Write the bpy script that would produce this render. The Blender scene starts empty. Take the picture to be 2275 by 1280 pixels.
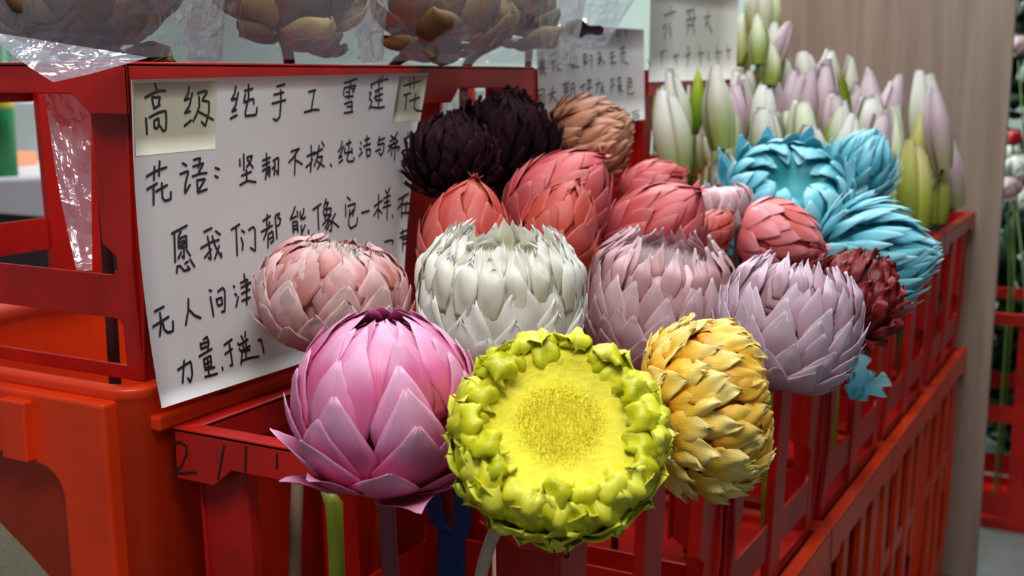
import bpy, bmesh, math, random
from mathutils import Vector, Matrix, Euler, noise

# ------------------------------------------------------------------ camera, light, exposure
EYE = Vector((0.0, 0.0, 1.28))            # eye height above the floor, metres
FPX, CX, CY = 2680.0, 1137.5, 640.0       # focal length in pixels of the 2275 x 1280 frame
PITCH = math.radians(10.01)
YAW = math.radians(28.26)
HEAD = Vector((-math.sin(YAW), math.cos(YAW), 0))
FWD = HEAD * math.cos(PITCH) + Vector((0, 0, -math.sin(PITCH)))
RGT = Vector((HEAD.y, -HEAD.x, 0))
UPV = RGT.cross(FWD)

scene = bpy.context.scene
col = scene.collection
cam_data = bpy.data.cameras.new('camera')
cam_data.sensor_width = 36.0
cam_data.lens = 36.0 * FPX / 2275.0
cam_data.clip_start = 0.05
cam_data.clip_end = 60
cam_data.dof.use_dof = True
cam_data.dof.focus_distance = 1.02
cam_data.dof.aperture_fstop = 8.0
cam = bpy.data.objects.new('camera', cam_data)
col.objects.link(cam)
m3 = Matrix((RGT, UPV, -FWD)).transposed()
cam.matrix_world = Matrix.Translation(EYE) @ m3.to_4x4()
scene.camera = cam

world = bpy.data.worlds.new('world')
scene.world = world
world.use_nodes = True
bgn = world.node_tree.nodes['Background']
bgn.inputs['Color'].default_value = (0.86, 0.93, 1.0, 1)
bgn.inputs['Strength'].default_value = 0.22

def area_light(name, loc, target, sx, sy, power, color):
    d = bpy.data.lights.new(name, 'AREA')
    d.shape = 'RECTANGLE'; d.size = sx; d.size_y = sy
    d.energy = power; d.color = color
    o = bpy.data.objects.new(name, d)
    col.objects.link(o)
    o.location = loc
    o.rotation_euler = (Vector(target) - Vector(loc)).to_track_quat('-Z', 'Y').to_euler()
    return o
# fluorescent fittings of the market hall, hung above the aisle
area_light('ceiling_lamp_aisle_offscreen', (-0.12, -0.10, 2.85), (-0.5, 1.0, 1.0), 1.6, 0.6, 47, (1.0, 0.98, 0.95))
area_light('ceiling_lamp_stall_offscreen', (-0.50, 1.75, 2.95), (-0.55, 1.75, 1.0), 1.5, 0.5, 43, (0.95, 0.98, 1.0))
area_light('ceiling_lamp_back_offscreen', (-2.2, 3.6, 3.1), (-2.0, 4.2, 1.0), 1.6, 0.6, 150, (0.93, 1.0, 0.98))

vs = scene.view_settings
vs.view_transform = 'Standard'
vs.look = 'None'
vs.gamma = 1.0
vs.use_curve_mapping = False
vs.exposure = -0.18

# ------------------------------------------------------------------ helpers
rng = random.Random(7)

def at(px, py, depth):
    """world point seen at a photo position, at a given distance along the view axis"""
    return EYE + depth * (FWD + RGT * ((px - CX) / FPX) + UPV * ((CY - py) / FPX))

def cdir(r, u, t):
    """direction from right / up / towards-the-viewer components"""
    return (RGT * r + UPV * u - FWD * t).normalized()

def lin(c):
    return tuple(((v / 255.0) / 12.92 if v / 255.0 <= 0.04045 else ((v / 255.0 + 0.055) / 1.055) ** 2.4) for v in c[:3]) + (1.0,)

def tag(o, label=None, cat=None, group=None, kind=None):
    if label: o['label'] = label
    if cat: o['category'] = cat
    if group: o['group'] = group
    if kind: o['kind'] = kind
    return o

def empty(name, loc):
    o = bpy.data.objects.new(name, None)
    o.empty_display_size = 0.03
    col.objects.link(o)
    o.matrix_world = Matrix.Translation(Vector(loc))
    return o

def link(name, me, material=None, parent=None, smooth=True):
    o = bpy.data.objects.new(name, me)
    col.objects.link(o)
    if material and not me.materials:
        me.materials.append(material)
    if parent: o.parent = parent
    if smooth and me.polygons:
        me.polygons.foreach_set('use_smooth', [True] * len(me.polygons))
    return o

def mesh_from(name, verts, faces, uvs=None):
    me = bpy.data.meshes.new(name)
    me.from_pydata([tuple(v) for v in verts], [], faces)
    if uvs:
        lay = me.uv_layers.new(name='UVMap')
        flat = []
        for l in me.loops:
            flat.extend(uvs[l.vertex_index])
        lay.data.foreach_set('uv', flat)
    me.update()
    return me

def bevel(o, w=0.0015, seg=2):
    m = o.modifiers.new('soft_edges', 'BEVEL')
    m.width = w; m.segments = seg; m.limit_method = 'ANGLE'; m.angle_limit = math.radians(35)
    m.harden_normals = False
    return o

def tube(points, radii, n=10, cap=True):
    """round tube along a polyline"""
    V, Fc = [], []
    pts = [Vector(p) for p in points]
    for i, p in enumerate(pts):
        d = (pts[min(i + 1, len(pts) - 1)] - pts[max(i - 1, 0)]).normalized()
        a = d.orthogonal().normalized() if abs(d.z) < 0.9 else d.cross(Vector((1, 0, 0))).normalized()
        if i and (a.dot(pa) < 0.2):
            a = (pa - d * pa.dot(d)).normalized()
        pa = a
        b = d.cross(a)
        for k in range(n):
            t = 2 * math.pi * k / n
            V.append(p + (a * math.cos(t) + b * math.sin(t)) * radii[i])
    for i in range(len(pts) - 1):
        for k in range(n):
            Fc.append((i * n + k, i * n + (k + 1) % n, (i + 1) * n + (k + 1) % n, (i + 1) * n + k))
    if cap:
        Fc.append(tuple(reversed(range(n))))
        Fc.append(tuple(range((len(pts) - 1) * n, len(pts) * n)))
    return V, Fc

# ------------------------------------------------------------------ materials
def new_mat(name):
    m = bpy.data.materials.new(name)
    m.use_nodes = True
    nt = m.node_tree
    return m, nt, nt.nodes['Principled BSDF'], nt.nodes, nt.links

def plain(name, rgb, rough=0.5, var=0.12, scale=30.0, bump=0.0, bscale=200.0, spec=0.5, stretch=(1, 1, 1), coat=0.0):
    """one colour broken up by object-space noise"""
    m, nt, bs, N, L = new_mat(name)
    c = lin(rgb)
    tc = N.new('ShaderNodeTexCoord'); mp = N.new('ShaderNodeMapping')
    mp.inputs['Scale'].default_value = stretch
    L.new(tc.outputs['Object'], mp.inputs['Vector'])
    nz = N.new('ShaderNodeTexNoise'); nz.inputs['Scale'].default_value = scale; nz.inputs['Detail'].default_value = 5
    L.new(mp.outputs['Vector'], nz.inputs['Vector'])
    rp = N.new('ShaderNodeValToRGB')
    rp.color_ramp.elements[0].position = 0.3; rp.color_ramp.elements[1].position = 0.7
    rp.color_ramp.elements[0].color = tuple(v * (1 - var) for v in c[:3]) + (1,)
    rp.color_ramp.elements[1].color = tuple(min(1, v * (1 + var)) for v in c[:3]) + (1,)
    L.new(nz.outputs['Fac'], rp.inputs['Fac'])
    L.new(rp.outputs['Color'], bs.inputs['Base Color'])
    bs.inputs['Roughness'].default_value = rough
    bs.inputs['Specular IOR Level'].default_value = spec
    bs.inputs['Coat Weight'].default_value = coat
    if bump > 0:
        n2 = N.new('ShaderNodeTexNoise'); n2.inputs['Scale'].default_value = bscale; n2.inputs['Detail'].default_value = 4
        L.new(mp.outputs['Vector'], n2.inputs['Vector'])
        b = N.new('ShaderNodeBump'); b.inputs['Strength'].default_value = bump; b.inputs['Distance'].default_value = 0.002
        L.new(n2.outputs['Fac'], b.inputs['Height']); L.new(b.outputs['Normal'], bs.inputs['Normal'])
    return m

def petal_mat(name, base, mid, tip, rough=0.45, streak=0.25, trans=0.12, var=0.10, bump=0.35, hue=None, spec=0.5):
    """bract colour from its root (V=0) to its tip (V=1), fine veins along its length, piece-to-piece variation"""
    m, nt, bs, N, L = new_mat(name)
    uv = N.new('ShaderNodeUVMap'); uv.uv_map = 'UVMap'
    sp = N.new('ShaderNodeSeparateXYZ'); L.new(uv.outputs['UV'], sp.inputs['Vector'])
    oi = N.new('ShaderNodeObjectInfo')
    # soft blotches shift the gradient
    tc = N.new('ShaderNodeTexCoord')
    nz = N.new('ShaderNodeTexNoise'); nz.inputs['Scale'].default_value = 22; nz.inputs['Detail'].default_value = 3
    L.new(tc.outputs['Object'], nz.inputs['Vector'])
    ad = N.new('ShaderNodeMath'); ad.operation = 'MULTIPLY_ADD'
    L.new(nz.outputs['Fac'], ad.inputs[0]); ad.inputs[1].default_value = 0.5
    off = N.new('ShaderNodeMath'); off.operation = 'MULTIPLY_ADD'
    L.new(oi.outputs['Random'], off.inputs[0]); off.inputs[1].default_value = 0.25; off.inputs[2].default_value = -0.37
    L.new(off.outputs[0], ad.inputs[2])
    ad2 = N.new('ShaderNodeMath'); ad2.operation = 'ADD'
    L.new(sp.outputs['Y'], ad2.inputs[0]); L.new(ad.outputs[0], ad2.inputs[1])
    rp = N.new('ShaderNodeValToRGB')
    e = rp.color_ramp.elements
    e[0].position = 0.12; e[0].color = lin(base)
    e[1].position = 0.98; e[1].color = lin(tip)
    k = e.new(0.55); k.color = lin(mid)
    L.new(ad2.outputs[0], rp.inputs['Fac'])
    # veins
    mp = N.new('ShaderNodeMapping'); mp.inputs['Scale'].default_value = (26, 1.6, 1)
    L.new(uv.outputs['UV'], mp.inputs['Vector'])
    vz = N.new('ShaderNodeTexNoise'); vz.inputs['Scale'].default_value = 1.0; vz.inputs['Detail'].default_value = 4
    L.new(mp.outputs['Vector'], vz.inputs['Vector'])
    hsv = N.new('ShaderNodeHueSaturation')
    vv = N.new('ShaderNodeMath'); vv.operation = 'MULTIPLY_ADD'
    L.new(vz.outputs['Fac'], vv.inputs[0]); vv.inputs[1].default_value = streak * 2; vv.inputs[2].default_value = 1 - streak
    vr = N.new('ShaderNodeMath'); vr.operation = 'MULTIPLY_ADD'
    L.new(oi.outputs['Random'], vr.inputs[0]); vr.inputs[1].default_value = var * 2; vr.inputs[2].default_value = 1 - var
    vm = N.new('ShaderNodeMath'); vm.operation = 'MULTIPLY'
    L.new(vv.outputs[0], vm.inputs[0]); L.new(vr.outputs[0], vm.inputs[1])
    L.new(vm.outputs[0], hsv.inputs['Value'])
    L.new(rp.outputs['Color'], hsv.inputs['Color'])
    L.new(hsv.outputs['Color'], bs.inputs['Base Color'])
    bs.inputs['Roughness'].default_value = rough
    bs.inputs['Specular IOR Level'].default_value = spec
    bp = N.new('ShaderNodeBump'); bp.inputs['Strength'].default_value = bump; bp.inputs['Distance'].default_value = 0.0015
    L.new(vz.outputs['Fac'], bp.inputs['Height']); L.new(bp.outputs['Normal'], bs.inputs['Normal'])
    if trans > 0:
        tr = N.new('ShaderNodeBsdfTranslucent'); L.new(hsv.outputs['Color'], tr.inputs['Color'])
        mx = N.new('ShaderNodeMixShader'); mx.inputs['Fac'].default_value = trans
        out = N['Material Output']
        L.new(bs.outputs['BSDF'], mx.inputs[1]); L.new(tr.outputs['BSDF'], mx.inputs[2])
        L.new(mx.outputs[0], out.inputs['Surface'])
    return m

def film_mat(name, milky=0.13, gloss=0.34, tint=(235, 238, 248)):
    """clear cellophane: mostly see-through, sharp reflections on its creases"""
    m, nt, bs, N, L = new_mat(name)
    N.remove(bs)
    out = N['Material Output']
    tr = N.new('ShaderNodeBsdfTransparent'); tr.inputs['Color'].default_value = (0.97, 0.97, 0.985, 1)
    gl = N.new('ShaderNodeBsdfGlossy'); gl.inputs['Roughness'].default_value = 0.16
    gl.inputs['Color'].default_value = (0.95, 0.96, 1, 1)
    df = N.new('ShaderNodeBsdfDiffuse'); df.inputs['Color'].default_value = lin(tint)
    tc = N.new('ShaderNodeTexCoord')
    vo = N.new('ShaderNodeTexNoise'); vo.inputs['Scale'].default_value = 16; vo.inputs['Detail'].default_value = 3; vo.inputs['Distortion'].default_value = 1.5
    L.new(tc.outputs['Object'], vo.inputs['Vector'])
    bp = N.new('ShaderNodeBump'); bp.inputs['Strength'].default_value = 0.6; bp.inputs['Distance'].default_value = 0.02
    L.new(vo.outputs['Fac'], bp.inputs['Height'])
    L.new(bp.outputs['Normal'], gl.inputs['Normal'])
    lw = N.new('ShaderNodeLayerWeight'); lw.inputs['Blend'].default_value = 0.35
    L.new(bp.outputs['Normal'], lw.inputs['Normal'])
    mu = N.new('ShaderNodeMath'); mu.operation = 'MULTIPLY_ADD'
    L.new(lw.outputs['Facing'], mu.inputs[0]); mu.inputs[1].default_value = gloss; mu.inputs[2].default_value = 0.05
    m1 = N.new('ShaderNodeMixShader'); m1.inputs['Fac'].default_value = milky
    L.new(tr.outputs[0], m1.inputs[1]); L.new(df.outputs[0], m1.inputs[2])
    m2 = N.new('ShaderNodeMixShader')
    L.new(mu.outputs[0], m2.inputs['Fac']); L.new(m1.outputs[0], m2.inputs[1]); L.new(gl.outputs[0], m2.inputs[2])
    L.new(m2.outputs[0], out.inputs['Surface'])
    return m

def wood_mat(name, a, b):
    m, nt, bs, N, L = new_mat(name)
    tc = N.new('ShaderNodeTexCoord'); mp = N.new('ShaderNodeMapping')
    mp.inputs['Scale'].default_value = (28, 28, 1.2)
    L.new(tc.outputs['Object'], mp.inputs['Vector'])
    nz = N.new('ShaderNodeTexNoise'); nz.inputs['Scale'].default_value = 1.5; nz.inputs['Detail'].default_value = 6
    L.new(mp.outputs['Vector'], nz.inputs['Vector'])
    rp = N.new('ShaderNodeValToRGB')
    rp.color_ramp.elements[0].position = 0.35; rp.color_ramp.elements[0].color = lin(a)
    rp.color_ramp.elements[1].position = 0.68; rp.color_ramp.elements[1].color = lin(b)
    L.new(nz.outputs['Fac'], rp.inputs['Fac']); L.new(rp.outputs['Color'], bs.inputs['Base Color'])
    bs.inputs['Roughness'].default_value = 0.6
    return m

M_RED = plain('red_crate_plastic', (172, 20, 13), 0.38, 0.22, 12, 0.08, 90)
M_ORANGE = plain('orange_crate_plastic', (214, 54, 10), 0.38, 0.14, 10, 0.06, 90)
M_PAPER = plain('card_paper', (196, 194, 193), 0.7, 0.03, 6, 0.05, 60)
M_TAPE = plain('yellowed_tape', (172, 169, 148), 0.6, 0.06, 20, spec=0.5)
M_INK = plain('black_marker_ink', (26, 18, 22), 0.55, 0.1, 60)
M_FILM = film_mat('cellophane', 0.10, 0.50, (214, 208, 226))
M_TAIL = film_mat('cellophane_tail', 0.12, 0.34, (222, 216, 232))
M_FLOOR = plain('concrete', (92, 94, 90), 0.75, 0.25, 5, 0.2, 60)
M_WALL = plain('pale_mint_wall', (196, 214, 206), 0.8, 0.05, 3)
M_BOARD = wood_mat('pale_laminate_wood', (136, 116, 102), (158, 138, 122))
MAIN_STROKES = """57,15 61,32|32,55 56,41 70,36 83,37|49,58 54,89|50,55 70,56 66,72 69,80 54,89|33,118 35,165|42,116 64,103 85,98 86,133 84,157 77,161 70,145|54,128 54,148 62,152|55,126 66,120 66,144 60,150
146,28 145,45 134,69 146,63|155,48 148,88 135,109 150,104|135,149 153,133|171,48 193,41 196,47 184,69|174,60 176,89 168,116 159,136|184,72 203,76 203,109 194,154 183,140|176,108 216,135
280,30 277,55 268,74 283,70|288,51 282,93 271,113 284,107|268,135 287,125|307,46 331,40|310,57 306,85 336,72 338,90|318,27 321,67 313,116 313,130 348,128 349,104
409,35 434,29|401,63 432,56|397,93 441,83|422,48 426,84 426,140 416,152 405,146
519,58 543,52|539,55 534,127|510,130 541,122 563,124
648,31 694,17|671,25 672,89|649,50 649,74|650,49 694,40 685,68|660,65 666,63|678,51 684,55|657,81 688,81|658,108 687,99 691,141|670,119 688,118|661,142 694,138
754,41 782,28 821,21|785,17 786,39|797,9 798,32|755,42 760,54|775,65 805,54|789,36 789,70|752,70 760,71 755,93 769,103 760,132|775,90 809,77|780,72 782,101 810,100|795,73 799,126|763,124 804,131 824,127
895,49 966,32|919,29 927,60|936,18 944,60|902,87 932,79|916,85 920,145|934,111 978,98|956,82 960,140 972,150 1003,154 1011,120
30,295 51,283 84,273|52,268 49,308|66,253 63,297|30,334 57,320|47,328 45,383|53,344 84,329|70,321 70,367 77,377 93,374 94,352
129,266 140,274|122,299 146,292 136,332 134,362 149,337|161,259 181,255 174,285|159,280 190,272 175,301|157,311 179,305 199,305|170,325 172,365|170,325 195,324 176,354|174,364 199,358
225,292 237,298|224,318 233,324
301,273 302,294|313,257 315,310|324,269 341,264 334,289 324,300|325,275 345,305|308,328 339,318|323,310 325,345|303,358 327,347 355,355
376,285 401,277|376,303 400,293|377,320 402,307 402,342|388,263 392,310 388,349|399,311 395,334|412,289 430,279 432,341 425,325|417,287 419,307 410,317|419,307 418,339
474,264 502,257|499,259 483,286 468,301|489,276 491,347|493,296 517,313
533,287 561,275|545,250 551,293 550,343|532,325 548,313 554,301|557,283 589,266|576,253 572,293 563,324|585,241 595,256|575,294 592,293 587,318 576,336|574,309 602,331
625,325 631,332
664,245 663,268 653,282|673,263 664,291 657,306 670,301|660,324 673,314|682,258 701,252|679,272 679,291 710,287|707,275 711,294|692,243 696,285 691,315 698,323 719,324 721,311
741,255 745,262|741,278 747,283|741,307 753,293|758,249 777,244|756,273 784,265|766,234 769,269|769,288 776,313|769,286 787,285 788,308 776,313
821,241 816,273 846,268 845,300 837,315 827,304|819,256 844,249|811,296 832,289
871,242 906,266|899,231 892,250 871,264|865,282 904,271|889,267 868,303|884,291 885,319|884,291 919,288 912,304|898,275 901,339
949,238 951,244|934,261 956,251|941,262 945,288 956,281|968,244 968,279|970,247 991,238 991,268|971,259 990,255|939,305 972,301|942,323 971,318|942,341 981,340|957,305 961,338
91,481 136,464|98,484 95,571|117,480 109,496|109,504 108,530 133,531|110,502 133,495 132,529|110,513 127,510|111,525 128,518|123,533 122,565 117,558|114,545 105,562|131,540 141,560|100,586 97,605|101,586 110,587 119,604 138,602 131,593|124,582 133,577|140,572 152,597
187,493 211,485|223,497 237,510|175,543 210,529 233,527|197,510 201,534 205,585 197,578|185,575 207,553|212,511 221,547 239,586 238,571|233,546 217,585
274,501 301,488|290,498 291,588|308,509 317,517|306,534 312,554 309,574|332,512 348,504 354,513 354,587 337,572
382,490 407,477|396,471 395,507|376,526 415,511|406,498 395,528 384,552|400,540 399,583|401,538 416,530 420,563 409,569|402,555 416,551|427,478 441,473 434,487 445,493 441,512 432,515|425,482 432,558
497,459 492,477 480,501 501,494|506,477 508,495|490,512 493,549|490,512 507,511 511,548|493,527 506,525|495,539 508,537|517,479 520,505 536,506 537,500|531,471 530,487 522,502|523,530 526,562|538,530 525,558|551,550 553,561
567,480 598,464|586,475 593,555|617,449 616,461 610,476|614,463 628,463 620,480|611,485 641,485 638,505|609,491 612,507 640,508|625,485 617,521|640,512 609,540|631,523 647,542 645,568 638,565|632,531 619,554|637,542 626,561|659,508 646,529|644,531 676,558
706,455 718,466|700,481 704,524|711,488 742,482 740,508|720,503 718,557 729,573 754,563 756,538|738,506 734,526|722,524 735,505
773,522 807,519
829,506 865,487|845,465 851,554|846,517 830,541|849,520 867,537|875,452 882,463|894,443 886,466|871,481 900,474|874,499 898,494|870,517 906,511|886,473 894,565
918,551 921,561
942,496 988,479|968,481 961,511 943,531|961,525 964,567|983,510 983,554|964,518 998,517|968,552 1003,555
890,649 918,647 933,652 928,664
965,629 999,621|975,615 983,697|982,656 1008,653 1012,691|964,646 1004,642|984,673 1007,671
22,708 49,700|12,752 60,734|36,717 37,743 28,784|41,749 43,770 53,782 69,780 71,751
125,694 122,728 109,771|124,728 140,750 158,762
193,682 199,685|195,704 200,766|221,692 237,683 244,695 239,760 228,759|214,716 217,737 232,736 232,714 214,716
274,686 277,690|277,712 282,718|278,754 288,725|299,681 324,674 321,703|300,697 334,687|300,717 329,709|300,740 329,735|312,655 318,705 316,755
67,901 111,886 110,928 100,949 94,935|90,879 76,943
148,841 149,858|160,831 172,825 176,844 170,867|151,843 170,842|149,858 172,855|140,879 183,867|153,892 153,922 176,919 177,887 153,892|155,908 175,904|166,889 163,946|153,925 185,926|150,947 191,948
211,934 212,941
226,866 254,855|226,895 252,885|244,868 248,936 239,935
288,853 293,865|304,843 301,857|278,880 310,869|283,902 315,892|292,883 291,904 314,904|304,867 297,928|274,872 275,876|277,892 286,906 278,941|279,932 308,930 345,934
348,882 359,881 365,927"""
CARD_STROKES = """448,102 499,119|506,106 499,127
564,142 571,129|597,145 605,122|618,143 625,125|666,150 681,132
17,58 59,68|38,53 30,18|54,56 57,20|33,44 57,46|33,34 57,37|33,25 57,27|23,17 70,20|49,13 33,1|52,13 70,1
94,57 160,72|105,40 146,47|119,40 122,13|146,42 147,18 175,14
202,61 225,67|216,63 220,31|231,51 237,29 266,34|243,58 237,48|266,63 261,24|266,49 290,54 278,34|249,24 305,26
331,62 349,67 344,34|334,62 341,34 362,40|355,65 362,37|380,63 399,60 402,42 397,22|380,50 387,45
443,69 462,74 463,35|443,51 475,59|444,35 469,51 502,36
543,70 573,76|560,76 557,44|544,57 580,63|551,39 598,42
627,88 668,94|647,96 648,77|628,69 676,78|635,63 642,42|662,67 656,45 699,38
15,-46 57,-39 61,-87 53,-84|23,-60 26,-72 42,-70 39,-58 23,-60
117,-32 112,-61|87,-59 136,-50|109,-64 98,-78|112,-61 148,-82
184,-31 227,-23|198,-21 204,-65|221,-18 224,-63|198,-41 221,-37|198,-53 224,-48|187,-67 233,-63|204,-68 199,-78|241,-31 248,-66|241,-30 267,-24 274,-69|247,-43 271,-39
309,-39 352,-29|333,-27 337,-67|364,-16 395,-14 389,-27 364,-16|358,-45 401,-37|376,-27 383,-50|359,-60 402,-66|383,-50 365,-68
426,-30 471,-25|451,-14 452,-25|452,-32 434,-58|484,-25 472,-54|478,-38 505,-62|491,-33 466,-61
546,-17 583,-12|569,-15 561,-55|557,-33 547,-44|573,-28 587,-36
603,-12 637,-7|617,-12 618,-34|631,-9 632,-34|611,-39 645,-34 619,-55|618,-42 657,-56
701,-7 694,-18|701,-12 729,-10 716,-23|694,-26 737,-23 731,-40 695,-40|698,-23 696,-62 746,-65 753,-54
677,-111 677,-128 693,-156
727,-129 800,-122|749,-135 758,-169 810,-165 801,-136 749,-135|757,-149 801,-145
24,-131 77,-128"""
TALL_CARD_STROKES = """146,213 263,235|207,250 219,235|138,171 169,184|180,173 151,130|200,189 225,140
375,238 455,250|397,251 423,213|455,262 470,211|377,207 482,219|400,204 392,156|447,210 474,159|390,184 460,194
626,258 623,212|579,223 653,234|594,187 617,212 684,169
-9,53 22,34
122,81 164,89|132,88 134,47
262,79 286,44|251,67 306,76
396,109 420,97 401,37|375,73 433,81
538,112 556,42|516,83 590,88
639,97 655,56
741,120 773,48|730,90 809,96
874,127 908,67|863,101 932,106"""
RIM_MARKS = """10,-157 69,-126 162,-149 167,-223 93,-353 -9,-452 269,-400
629,-80 538,-415
890,-55 870,-296
1248,-72 1242,-201"""

# ------------------------------------------------------------------ the setting
def slab(name, x0, x1, y0, y1, z0, z1, material, parent=None, kind=None, bev=0):
    c = Vector(((x0 + x1) / 2, (y0 + y1) / 2, z0))
    V = [Vector((x, y, z)) - c for z in (z0, z1) for x, y in ((x0, y0), (x1, y0), (x1, y1), (x0, y1))]
    Fc = [(3, 2, 1, 0), (4, 5, 6, 7), (0, 1, 5, 4), (1, 2, 6, 5), (2, 3, 7, 6), (3, 0, 4, 7)]
    o = link(name, mesh_from(name, V, Fc), material, None, False)
    o.location = c
    if parent:
        o.parent = parent
        o.location = c - parent.location
    if kind: o['kind'] = kind
    if bev: bevel(o, bev)
    return o

slab('floor', -6, 3.5, -1.5, 6.6, -0.05, 0.0, M_FLOOR, kind='structure')
slab('wall_back', -6, 3.5, 6.5, 6.6, 0.0, 3.2, M_WALL, kind='structure')
slab('wall_left', -6.1, -6, -1.5, 6.6, 0.0, 3.2, M_WALL, kind='structure')

# ------------------------------------------------------------------ crates
class Side:
    """one side of a crate: a runs along it, n points out, body leans inwards towards the base"""
    def __init__(s, origin, a, n, length):
        s.o, s.a, s.n, s.len = Vector(origin), Vector(a), Vector(n), length

def crate_sides(W, Ln):
    return {'front': Side((-W / 2, -Ln / 2, 0), (1, 0, 0), (0, -1, 0), W),
            'right': Side((W / 2, -Ln / 2, 0), (0, 1, 0), (1, 0, 0), Ln),
            'back': Side((W / 2, Ln / 2, 0), (-1, 0, 0), (0, 1, 0), W),
            'left': Side((-W / 2, Ln / 2, 0), (0, -1, 0), (-1, 0, 0), Ln)}

def plate(V, Fc, side, poly, H, inset0, inset1, thick):
    """extruded polygon on a crate side; poly is (along, depth below rim)"""
    b = len(V)
    n = len(poly)
    for k in (0, 1):
        for (a, d) in poly:
            ins = inset0 + (inset1 - inset0) * d / H + k * thick
            # keep the corner on the leaning body
            aa = a
            V.append(side.o + side.a * aa - side.n * ins + Vector((0, 0, H - d)))
    Fc.append(tuple(range(b, b + n)))
    Fc.append(tuple(reversed(range(b + n, b + 2 * n))))
    for i in range(n):
        j = (i + 1) % n
        Fc.append((b + j, b + i, b + n + i, b + n + j))

def arc(cx, cy, r, a0, a1, n=5):
    return [(cx + r * math.cos(math.radians(a0 + (a1 - a0) * i / n)), cy + r * math.sin(math.radians(a0 + (a1 - a0) * i / n))) for i in range(n + 1)]

def rail_poly(a0, a1, d0, d1, r):
    """rail between two posts with rounded inner corners above and below"""
    p = [(a0, d0 - r)] + arc(a0 + r, d0 - r, r, 180, 90)[1:]
    p += arc(a1 - r, d0 - r, r, 90, 0)
    p += [(a1, d1 + r)] + arc(a1 - r, d1 + r, r, 0, -90)[1:]
    p += arc(a0 + r, d1 + r, r, -90, -180)
    return p

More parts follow.
